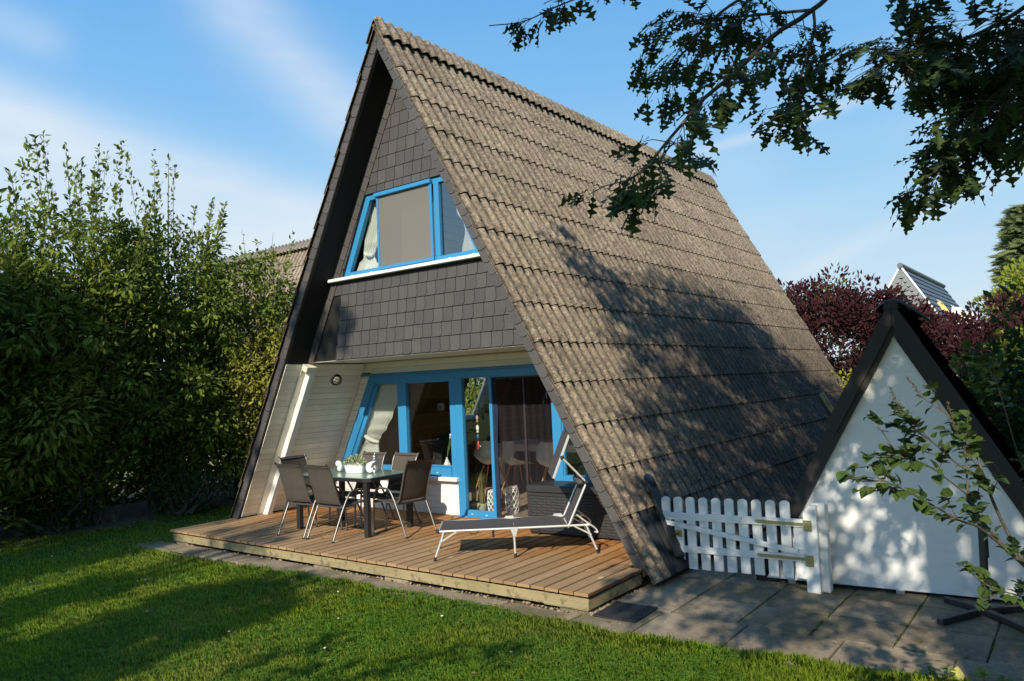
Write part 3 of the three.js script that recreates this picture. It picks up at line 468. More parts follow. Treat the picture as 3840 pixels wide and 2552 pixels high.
{ // kerb strip of narrow concrete slabs along the deck, then the paving
  const rnd = mulberry(31), kerb = tag(thing('kerb_strip'), null, null, null, 'structure');
  let x = -3.75; while (x < 3.3) { const w = .62 + .42 * rnd(), b = Math.min(x + w, 3.32); const m = mesh('kerb_slab', box(b - x - .012, .06, .31, .008), M.concrete[Math.floor(rnd() * 4)], kerb); m.position.set((x + b) / 2, -.031 + (rnd() - .5) * .008, 1.135 + .02 * Math.sin(x)); m.rotation.set((rnd() - .5) * .02, (rnd() - .5) * .03, (rnd() - .5) * .012); x = b; }
  const pave = tag(thing('paving'), null, null, null, 'structure');
  for (let i = 0; i < 8; i++) for (let j = 0; j < 7; j++) { const cx = 3.38 + .57 * (i + .5), cz = .6 - .57 * (j + .5); if (cz < -.2 && cx < 3.2) continue; const m = mesh('paving_slab', box(.57 - .007 - .004 * rnd(), .06, .57 - .006 - .006 * rnd(), .006), M.concrete[Math.floor(rnd() * 4)], pave); m.position.set(cx, -.03 + (rnd() - .5) * .006, cz); m.rotation.set((rnd() - .5) * .008, (rnd() - .5) * .012, (rnd() - .5) * .008); }
  let px = 3.33; for (const w of [.57, .72, .72, .72, .72, .8, .8]) { const m = mesh('paving_slab', box(w - .011, .06, .64, .007), M.concrete[Math.floor(rnd() * 4)], pave); m.position.set(px + w / 2, -.031 + (rnd() - .5) * .006, .925); m.rotation.set((rnd() - .5) * .01, .008, (rnd() - .5) * .008); px += w; }
  const t = new Tri(); for (let i = 0; i < 520; i++) { const k = rnd(), p = k < .72 ? [lerp(-3.3, 3.3, rnd()), groundY + .006, lerp(.9, 1.02, Math.sqrt(rnd()))] : [lerp(3.38, 3.5, rnd() * rnd()), -.002, lerp(.05, 1, rnd())], s = .006 + .013 * rnd() * rnd(); t.add(lathe([[.6, -.5], [1, -.1], [.8, .45], [.3, .75], [0, .8]], 5), M4(p[0], p[1] + .02 * (k < .72), p[2], rnd(), rnd() * 6, rnd(), s * (1 + rnd()), s, s * (1 + rnd()))); }
  tag(mesh('gravel', t, std([.26, .2, .13], .95)), 'sandy gravel and crumbs of earth along the foot of the deck', 'gravel', null, 'stuff');
}

// ---------------------------------------------------------------- lawn
const lawnEdge = x => (x < .6 ? lerp(1.4, 1.22, sstep(-2.2, .6, x)) : x < 4.2 ? lerp(1.22, 1.27, (x - .6) / 3.6) : 1.27 - (x - 4.2) * .115) + .018 * Math.sin(x * 2.3) + .02 * Math.sin(x * 7.1) + .012 * Math.sin(x * 19);
{
  const rnd = mulberry(41), g = new Tri();
  for (let i = 0; i < 9; i++) { const a = i / 9 * 6.28 + rnd(), r = .028 * Math.sqrt(rnd()), b = rnd() * 6.28, h = .022 + .03 * rnd(), w = .0026 + .0018 * rnd(), lean = .008 + .026 * rnd(), p = V(Math.cos(a) * r, 0, Math.sin(a) * r), d = V(Math.cos(b), 0, Math.sin(b)), e = V(-d.z * w, 0, d.x * w); const m = p.clone().addScaledVector(d, lean * .35).setY(h * .6), tip = p.clone().addScaledVector(d, lean).setY(h); const n = V(d.x * .3, 1, d.z * .3).normalize(); g.quad(p.clone().sub(e), p.clone().add(e), m.clone().addScaledVector(e, .8), m.clone().addScaledVector(e, -.8), [0, 0], [1, 0], [1, 1], [0, 1], n, n, n, n); g.tri(m.clone().addScaledVector(e, -.8), m.clone().addScaledVector(e, .8), tip, [0, 0], [1, 0], [0, 1], n, n, n); }
  const clover = new Tri(); for (let i = 0; i < 5; i++) { const a = rnd() * 6.28, r = .03 * Math.sqrt(rnd()), y = .016 + .014 * rnd(); for (let k = 0; k < 3; k++) { const b = a + k * 2.09, c = V(Math.cos(a * 3) * r, y, Math.sin(a * 3) * r), d = V(Math.cos(b), .15, Math.sin(b)), e = V(-d.z, 0, d.x); clover.quad(c, c.clone().addScaledVector(d, .006).addScaledVector(e, .0045), c.clone().addScaledVector(d, .011), c.clone().addScaledVector(d, .006).addScaledVector(e, -.0045)); } }
  const lists = [[], []], cam = camera.position, q = new THREE.Quaternion(), e = new THREE.Euler(), col = [[], []];
  const inside = (x, z) => z > lawnEdge(x) || (x < -3.5 && z > -7) ;
  for (let n = 0; n < 900000 && lists[0].length < 270000; n++) {
    const far = rnd(), x = lerp(-9, 7.2, rnd()), z = lerp(-5.5, 6.2, rnd());
    if (!inside(x, z) || x < -5.9 + .25 * Math.sin(z * 2)) continue; const d = Math.hypot(x - cam.x, z - cam.z); if (rnd() > clamp(6.2 / d / d * 2.4, .08, 1)) continue;
    const dirx = (x - cam.x) / d, dirz = (z - cam.z) / d; if (dirx * -.604 + dirz * -.797 < .72 && d > 1) continue;
    const edge = z - lawnEdge(x), patch = fbm(x / 20 + .5, z / 20 + .5, 30, 30, 3, 5), dry = fbm(x / 20 + .5, z / 20 + .5, 12, 12, 3, 9), k = patch > .56 && rnd() < .5 ? 1 : 0, s = (.75 + .5 * rnd()) * (edge < .12 && x > -3.5 ? 1.35 : 1);
    e.set((rnd() - .5) * .4, rnd() * 6.28, (rnd() - .5) * .4); lists[k].push(new THREE.Matrix4().compose(V(x, groundY + .012, z), q.setFromEuler(e), V(s, s * (.8 + .4 * rnd()), s)));
    let c = mix3([.34, .41, .036], [.175, .33, .034], patch + (rnd() - .5) * .5); c = mix3(c, [.4, .33, .1], clamp((dry - .5) * 1.6, 0, .5) * rnd() + (rnd() < .05 ? .45 : 0)); if (k) c = [.1, .2, .028]; col[k].push(c);
  }
  const lawn = tag(thing('grass', 'short mown green lawn with clover running up to the kerb', 'grass', [0, 0, 0]), null, null, null, 'stuff');
  [[g, 'grass_blades'], [clover, 'clover_leaves']].forEach(([gg, nm], k) => { const im = new THREE.InstancedMesh(gg.geo(), M.grass, lists[k].length), cc = new THREE.Color(); lists[k].forEach((m, i) => { im.setMatrixAt(i, m); im.setColorAt(i, cc.setRGB(...col[k][i])); }); im.name = nm; im.receiveShadow = im.castShadow = true; tag(im, null, null, null, 'stuff'); lawn.add(im); });
  { // moss and blades in the joints of the paving
    const mm = [], mc = [], put = (x, z, s) => { e.set((rnd() - .5) * .5, rnd() * 6.28, (rnd() - .5) * .5); mm.push(new THREE.Matrix4().compose(V(x, -.012, z), q.setFromEuler(e), V(s, s * .7, s))); mc.push(mix3([.12, .2, .025], [.2, .22, .05], rnd())); };
    for (let i = 0; i < 2600; i++) { const along = rnd() < .5, x = along ? 3.38 + .57 * Math.floor(rnd() * 7) : lerp(3.35, 7, rnd()), z = along ? lerp(-1.6, .6, rnd()) : .6 - .57 * Math.floor(rnd() * 5); if (fbm(x / 8, z / 8 + .5, 20, 20, 2, 77) < .53) continue; put(x + (rnd() - .5) * .012, z + (rnd() - .5) * .012, .3 + .4 * rnd()); }
    for (let i = 0; i < 260; i++) put(lerp(-3.3, 3.3, rnd()), 1.31 - .3 * rnd() * rnd(), .4 + .4 * rnd());
    const t = tag(thing('joint_moss', 'moss and tiny grass blades growing in the paving joints', 'moss'), null, null, null, 'stuff'), im = new THREE.InstancedMesh(g.geo(), M.grass, mm.length), cc = new THREE.Color(); mm.forEach((m, i) => { im.setMatrixAt(i, m); im.setColorAt(i, cc.setRGB(...mc[i])); }); im.name = 'moss_tufts'; tag(im, null, null, null, 'stuff'); t.add(im);
  }
  // daisies, counted one by one
  const head = lathe([[.3, -.15], [1, .05], [.8, .22], [.35, .3], [0, .32]], 9), petals = new Tri(), stem = new Tri(); petals.add(head, M4(0, .045, 0, .2, 0, .1, .0125)); const yel = new Tri().add(lathe([[.5, .2], [.4, .4], [0, .5]], 7), M4(.0, .0455, 0, .2, 0, .1, .0125)); stem.add(tube([V(.004, 0, 0), V(0, .045, 0)], .0012, 5));
  const spots = [[-1.45, 2.33, 'in the shade left of the long tree shadow'], [-.2, 2.95, 'near the bottom edge of the lawn'], [-1.9, 1.75, 'beside the kerb by the far deck corner'], [.9, 1.62, 'in sun a step from the kerb'], [1.6, 2.2, 'in sun in the middle of the bright grass'], [2.35, 1.7, 'in sun close to the kerb joint'], [2.1, 2.75, 'in sun towards the viewer'], [3.4, 2.1, 'in front of the paving corner'], [-3.3, 1.6, 'past the far end of the kerb'], [-3.9, 2.3, 'out on the shaded far lawn'], [1.05, 2.9, 'at the lower rim of the bright grass'], [-2.7, 2.6, 'between two tree shadows']];
  let first = null; for (const [x, z, w] of spots) { if (!first) { first = thing('daisy', 'small white daisy ' + w, 'flower', [x, groundY + .02, z], 0, 'daisies scattered in the lawn'); mesh('petals', petals, M.ceramic, first); mesh('flower_eye', yel, std([.6, .4, .03], .8), first); mesh('stem', stem, std([.08, .14, .03], .8), first); } else copy(first, 'daisy', 'small white daisy ' + w, [x, groundY + .02, z], x * 3); }
}

// ---------------------------------------------------------------- garden furniture on the deck
{
  const t = thing('garden_table', 'dark metal garden table with frosted green glass top set for six on the terrace', 'table', [-.97, DY, -.225]);
  const X = .735, Z = .42, c = .07, out = [[-X, -Z + c], [-X + c, -Z], [X - c, -Z], [X, -Z + c], [X, Z - c], [X - c, Z], [-X + c, Z], [-X, Z - c]], ins = out.map(p => [p[0] * .955, p[1] * .925]);
  const flat = (tri, y) => new Tri().add(tri, new THREE.Matrix4().makeRotationX(-Math.PI / 2).setPosition(0, y, 0));
  mesh('table_frame', flat(plate(out, -.042, 0, [ins]), .718), M.frameDark, t);
  mesh('table_top', flat(plate(out.map(p => [p[0] * .985, p[1] * .975]), 0, .006), .7185), M.tableGlass, t);
  for (const [x, z] of [[.665, .365], [.665, -.365], [-.665, .365], [-.665, -.365]]) mesh('leg', boxAt(x - .034, x + .034, 0, .676, z - .034, z + .034, .006), M.frameDark, t);
}
function makeChair() {
  const t = new THREE.Group(); t.name = numbered('patio_chair'); tag(t, null, 'chair', 'stacking chairs round the terrace table');
  const w = .245, arm = s => smooth([V(s * .25, 0, .31), V(s * .25, .3, .285), V(s * .25, .5, .262), V(s * .25, .568, .2), V(s * .252, .582, .08), V(s * .252, .565, -.02), V(s * .25, .47, -.09), V(s * .25, .25, -.2), V(s * .25, 0, -.31)], 4);
  for (const s of [-1, 1]) mesh('side_frame', tube(arm(s), .0125, 8), M.frame, t);
  const line = s => smooth([V(s * w * .93, .415, .29), V(s * w * .93, .428, .2), V(s * w * .93, .405, 0), V(s * w * .93, .395, -.1), V(s * w * .92, .43, -.158), V(s * w * .9, .62, -.225), V(s * w * .9, .86, -.30), V(s * w * .9, .925, -.345)], 4);
  const f = new Tri(); for (const s of [-1, 1]) f.add(tube(line(s), .011, 7));
  f.add(tube([V(-w * .93, .417, .285), V(w * .93, .417, .285)], .01, 7)); f.add(tube([V(-w * .9, .9, -.325), V(w * .9, .9, -.325)], .011, 7)); f.add(tube([V(-.25, .392, -.135), V(.25, .392, -.135)], .011, 7)); f.add(tube([V(-.25, .4, .262), V(.25, .4, .262)], .01, 7));
  mesh('seat_frame', f, M.frame, t);
  const strip = (a, b, sag, name) => { const L = line(1), s = new Tri(), n = 8, row = L.slice(a, b); for (let i = 0; i + 1 < row.length; i++) for (let k = 0; k < n; k++) { const q = (p, j) => { const u = j / n * 2 - 1; return p.clone().setX(u * w * .915).add(V(0, -sag[0] * (1 - u * u), -sag[1] * (1 - u * u))); }; s.quad(q(row[i], k), q(row[i], k + 1), q(row[i + 1], k + 1), q(row[i + 1], k), [k * .055, i * .05], [k * .055 + .055, i * .05], [k * .055 + .055, i * .05 + .05], [k * .055, i * .05 + .05]); } return mesh(name, s, M.sling, t); };
  strip(0, 15, [.014, 0], 'seat'); strip(16, 29, [0, .016], 'backrest');
  const cap = new Tri(); for (const s of [-1, 1]) { cap.add(lathe([[.015, 0], [.015, .02], [.012, .024]], 7), M4(s * .25, -.001, .31)); cap.add(lathe([[.015, 0], [.015, .02], [.012, .024]], 7), M4(s * .25, -.001, -.31)); const e = line(s).at(-1); cap.add(lathe([[.0115, 0], [.014, .01], [.0, .02]], 7), M4(e.x, e.y, e.z, -.8)); }
  mesh('end_cap', cap, M.rubber, t);
  return t;
}
{
  const c0 = makeChair(); scene.add(c0); c0.position.set(-1.25, DY, .275); c0.rotation.y = Math.PI + .02; c0.userData.label = 'grey sling chair on the lawn side of the table, beside the white rafter';
  copy(c0, 'patio_chair', 'grey sling chair on the lawn side of the table, in front of the white planter', [-.675, DY, .265], Math.PI - .03);
  copy(c0, 'patio_chair', 'grey sling chair alone at the table end next to the sun lounger', [-.085, DY, -.275], -Math.PI / 2 - .05);
  copy(c0, 'patio_chair', 'grey sling chair at the wall side of the table, half hidden by the potted plant', [-1.25, DY, -.545], .03);
  copy(c0, 'patio_chair', 'grey sling chair at the wall side of the table, below the blue window mullion', [-.64, DY, -.56], -.02);
  copy(c0, 'patio_chair', 'grey sling chair at the far table end by the cream soffit boards', [-1.81, DY, -.15], Math.PI / 2 + .03);
}
const TT = DY + .7255;
{
  const t = thing('planter', 'white oval metal planter with pale green succulent in the middle of the table', 'planter', [-.935, TT, -.235], .09);
  const oval = (a, b, y) => { const r = []; for (let i = 0; i < 28; i++) { const f = i / 28 * 6.2832, c = Math.cos(f), s = Math.sin(f); r.push(V(Math.sign(c) * Math.pow(Math.abs(c), .5) * a, y, Math.sign(s) * Math.pow(Math.abs(s), .6) * b)); } return r; };
  const rings = [oval(.142, .052, 0), oval(.146, .055, .004), oval(.168, .07, .112), oval(.174, .075, .113), oval(.174, .075, .122), oval(.166, .068, .122), oval(.16, .063, .09)], p = new Tri(), ctr = V(0, .06, 0);
  for (let j = 0; j + 1 < rings.length; j++) for (let i = 0; i < 28; i++) { const k = (i + 1) % 28; p.quad(rings[j][k], rings[j][i], rings[j + 1][i], rings[j + 1][k]); } for (let i = 0; i < 28; i++) p.tri(V(0, .09, 0), rings[6][(i + 1) % 28], rings[6][i], [0, 0], [0, 0], [0, 0]);
  mesh('trough', p, M.ceramic, t);
  const rnd = mulberry(51), leaf = new Tri(), n = 3; leaf.quad(V(0, 0, 0), V(.0085, .012, .002), V(0, .026, .006), V(-.0085, .012, .002)); 
  const mats = [], cols = []; for (let i = 0; i < 620; i++) { const a = rnd() * 6.28, r = Math.sqrt(rnd()), x = Math.cos(a) * r * .2, z = Math.sin(a) * r * .1, y = .115 + .105 * (1 - r * r * .8) * Math.pow(rnd(), .4) - (r > .8 ? .03 * rnd() : 0); mats.push(M4(x, y, z, (rnd() - .5) * 1.8 + z * 5, rnd() * 6.28, (rnd() - .5) * 1.6 - x * 3, .8 + .6 * rnd())); cols.push(mix3([.2, .27, .1], [.55, .58, .4], rnd())); }
  const im = new THREE.InstancedMesh(leaf.geo(), M.leaf, mats.length), cc = new THREE.Color(); mats.forEach((m, i) => { im.setMatrixAt(i, m); im.setColorAt(i, cc.setRGB(...cols[i])); }); im.name = 'succulent_leaves'; t.add(im); tag(im, null, null, null, 'stuff');
  const st = new Tri(); for (let i = 0; i < 26; i++) { const a = rnd() * 6.28, r = Math.sqrt(rnd()); st.add(tube([V(Math.cos(a) * .06, .09, Math.sin(a) * .03), V(Math.cos(a) * r * .17, .12 + .085 * (1 - r * r * .7), Math.sin(a) * r * .08)], .002, 4)); } mesh('stems', st, std([.16, .2, .07], .8), t);
}
{
  const shell = () => { const pts = [], r = []; for (let i = 0; i <= 40; i++) { const f = i / 40, a = f * 2 * Math.PI * 1.55, R = .007 * Math.exp(f * 1.72); pts.push(V(-Math.cos(a) * R, Math.sin(a) * R, 0)); r.push(.0055 * Math.exp(f * 1.72) * .98 + .001); } return new Tri().add(tube(pts, r, 12), M4(0, .042, 0, 0, 0, 1.25, 1, 1, .8)); };
  const a = thing('ceramic_nautilus', 'white ceramic nautilus shell ornament on the table before the rafter-side end of the planter', 'ornament', [-1.245, TT, -.225], 2.9, 'white nautilus ornaments on the table'); mesh('shell', shell(), M.ceramic, a); a.scale.setScalar(1.42);
  const b = copy(a, 'ceramic_nautilus', 'white ceramic nautilus shell ornament between planter, lantern and the lounger-side chair', [-.625, TT, -.225], .25); b.scale.setScalar(1.42);
}
{
  const t = thing('metal_lantern', 'small tarnished metal and glass lantern standing behind the planter', 'lantern', [-.8, TT, -.46]), f = new Tri(), h = Array.from({ length: 6 }, (_, i) => i / 6 * 6.2832);
  f.add(lathe([[.062, 0], [.062, .012], [.05, .018], [0, .018]], 6)); for (const a of h) f.add(bar(V(Math.cos(a) * .047, .014, -Math.sin(a) * .047), V(Math.cos(a) * .047, .125, -Math.sin(a) * .047), .007, .007, .001, V(Math.cos(a), 0, -Math.sin(a)))); 
  mesh('lantern_frame', f, M.steel, t); mesh('lantern_roof', lathe([[.066, .124], [.066, .131], [.05, .15], [.026, .165], [.022, .176], [.034, .184], [.036, .2], [.02, .214], [.006, .22], [.0055, .24], [0, .242]], 12), M.steel, t);
  mesh('glass', lathe([[.041, .018], [.041, .124]], 6), M.clear, t); mesh('candle', lathe([[.022, .018], [.022, .07], [0, .071]], 10), M.ceramic, t);
}
{ // three-legged aluminium sun lounger, x along it, z towards the viewer
  const t = thing('sun_lounger', 'grey folding sun lounger with aluminium tube frame, raised back and sunshade hood', 'sun lounger', [1.344, DY, .706], .6722), y = .3, W = -.58, f = new Tri();
  for (const z of [0, W]) mesh('rail', tube([V(.045, y + .001, z), V(1.64, y - .002, z)], .0125, 9), M.alu, t);
  f.add(tube([V(.055, y, .0), V(.055, y, W)], .0125, 9)); f.add(tube([V(1.41, y - .012, 0), V(1.41, y - .012, W)], .011, 8)); f.add(tube([V(.84, y - .016, 0), V(.84, y - .016, W)], .01, 8)); mesh('cross_tube', f, M.alu, t);
  const leg = (x0, x1, z) => { mesh('leg', tube(smooth([V(x0, y - .005, z), V(lerp(x0, x1, .25), y - .085, z), V(x1, .012, z)], 4), .0125, 9), M.alu, t); mesh('foot_cap', tube([V(lerp(x1, x0, .1), .045, z), V(x1, 0, z)], .0155, 9), M.rubber, t); };
  for (const z of [.012, W - .012]) { leg(.105, 0, z); leg(.838, .842, z); leg(1.6, 1.708, z); mesh('brace', bar(V(.24, y - .006, z + .01), V(.06, y - .11, z + .01), .006, .016), M.alu, t); mesh('brace', bar(V(1.47, y - .006, z + .01), V(1.645, y - .1, z + .01), .006, .016), M.alu, t);
    mesh('gusset', plate([[.79, y + .006], [.885, y + .006], [.87, y - .03], [.856, y - .08], [.826, y - .08], [.812, y - .03]], z + .004, z + .012), M.alu, t); const rv = new Tri(); for (const [x, yy] of [[.8, y - .004], [.876, y - .004], [.841, y - .03], [.841, y - .06], [.105, y - .01], [.06, y - .105], [1.6, y - .01], [1.64, y - .1], [1.41, y - .002], [.62, y]]) rv.add(lathe([[.007, 0], [.005, .004], [0, .005]], 7), M4(x, yy, z + .015, Math.PI / 2)); mesh('rivet', rv, M.steel, t); }
  const cloth = (pts, name, parent, sag = .012) => { const s = new Tri(), n = 8; for (let i = 0; i + 1 < pts.length; i++) for (let k = 0; k < n; k++) { const q = (p, j) => { const u = j / n, g = 4 * u * (1 - u) * sag; return V(p.x, p.y - g, lerp(-.006, W + .006, u)); }; s.quad(q(pts[i], k), q(pts[i], k + 1), q(pts[i + 1], k + 1), q(pts[i + 1], k)); } return mesh(name, s, M.lounge, parent); };
  cloth(smooth([V(.055, y + .014, 0), V(.3, y + .008, 0), V(.7, y + .01, 0), V(.82, y + .004, 0), V(.95, y + .01, 0), V(1.3, y + .01, 0), V(1.4, y + .0, 0), V(1.44, y + .04, 0)], 3), 'seat', t);
  const bk = part('back', t), fr = new Tri(), a = V(1.416, y + .005, 0), b = V(1.62, .735, 0); for (const z of [0, W]) fr.add(tube([a.clone().setZ(z), b.clone().setZ(z)], .0125, 9)); fr.add(tube([b.clone(), b.clone().setZ(W)], .0125, 9)); mesh('back_frame', fr, M.alu, bk);
  cloth([V(1.425, y + .02, 0), V(1.5, y + .18, 0), V(1.57, y + .325, 0), V(1.618, .73, 0)], 'backrest', bk, -.0);
  const hd = part('sunshade', t), hf = new Tri(), c0 = V(1.274, .797, 0), c1 = V(1.464, 1.25, 0), cm = V(1.374, 1.012, 0), pv = V(1.618, .745, 0); for (const z of [.022, W - .022]) { hf.add(bar(c0.clone().setZ(z), c1.clone().setZ(z), .012, .026, .003, V(1, 0, 0))); hf.add(tube([cm.clone().setZ(z + .014), pv.clone().setZ(z + .006)], .011, 8)); } mesh('hood_frame', hf, M.alu, hd);
  { const s = new Tri(); for (let k = 0; k < 8; k++) { const z = j => lerp(.015, W - .015, j / 8), q = (p, j) => p.clone().setZ(z(j)).add(V(-.004, .004, 0)); s.quad(q(c0, k), q(c0, k + 1), q(c1, k + 1), q(c1, k)); } const o = V(-.016, .006, 0); for (let k = 0; k < 8; k++) { const z = j => lerp(.015, W - .015, j / 8); s.quad(c0.clone().setZ(z(k)).add(o), c0.clone().setZ(z(k + 1)).add(o), c1.clone().setZ(z(k + 1)).add(o), c1.clone().setZ(z(k)).add(o)); } for (const z of [.015, W - .015]) s.quad(c0.clone().setZ(z), c1.clone().setZ(z), c1.clone().setZ(z).add(o), c0.clone().setZ(z).add(o)); mesh('hood_cloth', s, M.lounge, hd); }
  const hubs = new Tri(); for (const z of [.03, W - .03]) { hubs.add(lathe([[.022, -.014], [.022, .014], [.012, .018], [0, .018]], 10), M4(cm.x, cm.y, z, Math.PI / 2)); hubs.add(lathe([[.024, -.016], [.024, .016], [.013, .02], [0, .02]], 10), M4(pv.x, pv.y, z, Math.PI / 2)); } for (const z of [0, W]) hubs.add(lathe([[.018, -.02], [.018, .012], [0, .014]], 9), M4(.04, y, z, 0, 0, Math.PI / 2)); mesh('joint_hub', hubs, M.rubber, t);
  mesh('pillow', (() => { const pr = []; for (let i = 0; i <= 10; i++) { const u = i / 10 * Math.PI; pr.push([Math.pow(Math.sin(u), .55) * .052 + 1e-5, (1 - Math.cos(u)) / 2 * .46]); } return new Tri().add(lathe(pr, 14), M4(1.575, .735, -.06, -Math.PI / 2, 0, 0, 1.2, 1, 1)); })(), M.lounge, t);
  const lp = new Tri(); for (const z of [.0, W]) lp.add(tube(smooth([V(1.5, .41, z), V(1.6, .33, z), V(1.7, .25, z), V(1.715, .215, z), V(1.68, .225, z)], 3), .009, 7)); mesh('back_prop', lp, M.alu, t);
  const bp = new Tri(); for (const x of [.62, 1.1]) bp.add(lathe([[.012, 0], [.012, -.07], [.009, -.075], [0, -.075]].reverse(), 8), M4(x, y - .008, -.0)); mesh('bumper', bp, M.rubber, t);
  mesh('strap', tube(smooth([V(.36, y - .01, -.1), V(.38, y - .05, -.1), V(.44, y - .055, -.1), V(.47, y - .01, -.1)], 5), .004, 5), M.rubber, t);
  const wh = new Tri(); for (const x of [.8, 1.345]) wh.add(plate([[x - .055, y + .012], [x + .055, y + .012], [x + .04, y + .03], [x - .04, y + .03]], W - .014, W - .004)); mesh('edge_tab', wh, M.alu, t);
}
{ // storage box with embossed front
  const t = thing('storage_box', 'black plastic deck storage box with embossed weave behind the lounger', 'storage box', [1.405, DY, -.865], .055), L = 1.22, D = .44, Hh = .585;
  mesh('body', boxAt(.012, L - .012, .02, Hh - .09, -D, -.012, .012), M.plastic, t); mesh('lid', boxAt(0, L, Hh - .085, Hh, -D - .01, .006, .012), M.plastic, t); mesh('rim', boxAt(.004, L - .004, Hh - .125, Hh - .088, -.014, 0, .004), M.plastic, t);
  const p = new Tri(), nx = 16, ny = 12, w = (L - .1) / nx, h = .4 / ny; for (let i = 0; i < nx; i++) for (let j = 0; j < ny; j++) { const x = .05 + i * w, y = .05 + j * h, z = -.0118, d = .0075, s = (i + j) % 2 ? .24 : .76, m = V(x + w * s, y + h * .42, z + d); const c = [V(x + .003, y + .003, z), V(x + w - .003, y + .003, z), V(x + w - .003, y + h - .002, z), V(x + .003, y + h - .002, z)]; for (let k = 0; k < 4; k++) p.tri(c[k], c[(k + 1) % 4], m, [0, 0], [1, 0], [1, 1]); } mesh('front_panel', p, M.plastic, t);
  mesh('handle', boxAt(.55, .67, Hh - .1, Hh - .078, .004, .018, .004), M.rubber, t); mesh('feet', (() => { const f = new Tri(); for (const x of [.05, L - .05]) for (const z of [-.06, -D + .05]) f.add(boxAt(x - .03, x + .03, 0, .022, z - .03, z + .03, .003)); return f; })(), M.rubber, t);
  const j = thing('glass_jar', 'clear square glass jar with wire handle on the lid of the storage box', 'jar', [2.08, DY + Hh + .002, -1.08]); const g = new Tri(); g.add(lathe([[.0, .002], [.062, .002], [.068, .008], [.068, .17], [.066, .172], [.062, .17], [.062, .012], [0, .01]], 4), M4(0, 0, 0, 0, .75)); mesh('glass', g, M.clear, j); mesh('wire_handle', tube(smooth([V(-.05, .16, 0), V(-.03, .21, 0), V(.03, .21, 0), V(.05, .16, 0)], 5), .0025, 5), M.steel, j);
  const c = thing('folded_chair', 'grey folded camping chair leaning behind the end of the storage box', 'chair', [2.71, DY, -.98], .2), f = new Tri(); f.add(bar(V(0, 0, 0), V(-.02, .62, -.18), .028, .018)); f.add(bar(V(.13, 0, -.02), V(.02, .6, -.2), .028, .018)); f.add(bar(V(.03, .06, .0), V(.1, .2, -.06), .012, .012)); mesh('frame', f, M.frame, c); mesh('cloth', plate([[-.0, .15], [.1, .15], [.06, .58], [-.0, .58]], -.2, -.19), M.lounge, c);
}
{ // bulkhead lamp with a cage on the soffit boards
  const t = thing('bulkhead_lamp', 'round black caged bulkhead lamp on the cream soffit boards', 'lamp', [-1.91, 2.165, -.76]); t.rotation.z = -Math.PI / 2 - (Math.PI / 2 - TH); const b = new Tri();
  mesh('housing', lathe([[.0, -.008], [.085, -.008], [.088, .018], [.074, .03], [0, .031]], 20), M.black, t); mesh('globe', lathe([[.062, .03], [.06, .05], [.042, .075], [0, .084]], 16), std([.35, .33, .28], .25), t);
  for (const k of [-1, 0, 1]) { const x = k * .04, w = Math.sqrt(.078 * .078 - x * x); b.add(tube(smooth([V(x, .03, -w), V(x, .085, -w * .5), V(x, .098, 0), V(x, .085, w * .5), V(x, .03, w)], 4), .0042, 6)); } b.add(tube(smooth([V(-.078, .03, 0), V(-.045, .085, 0), V(0, .1, 0), V(.045, .085, 0), V(.078, .03, 0)], 4), .0042, 6)); const ring = []; for (let i = 0; i <= 20; i++) ring.push(V(Math.cos(i / 20 * 6.2832) * .07, .06, Math.sin(i / 20 * 6.2832) * .07)); b.add(tube(ring, .004, 6)); mesh('cage', b, M.black, t);
}
{ const t = thing('door_mat', 'dark rubber door mat with raised pattern on the paving beside the deck', 'mat', [3.625, .004, .79], .03), p = new Tri(); mesh('mat_base', box(.4, .012, .45, .005), M.rubber, t).position.y = .006; for (let i = 0; i < 15; i++) for (let j = 0; j < 17; j++) p.add(box((i + j) % 2 ? .019 : .008, .004, (i + j) % 2 ? .008 : .019, .001, 0, 0), M4(-.168 + i * .024, .0135, -.192 + j * .024)); mesh('tread', p, M.plastic, t); }

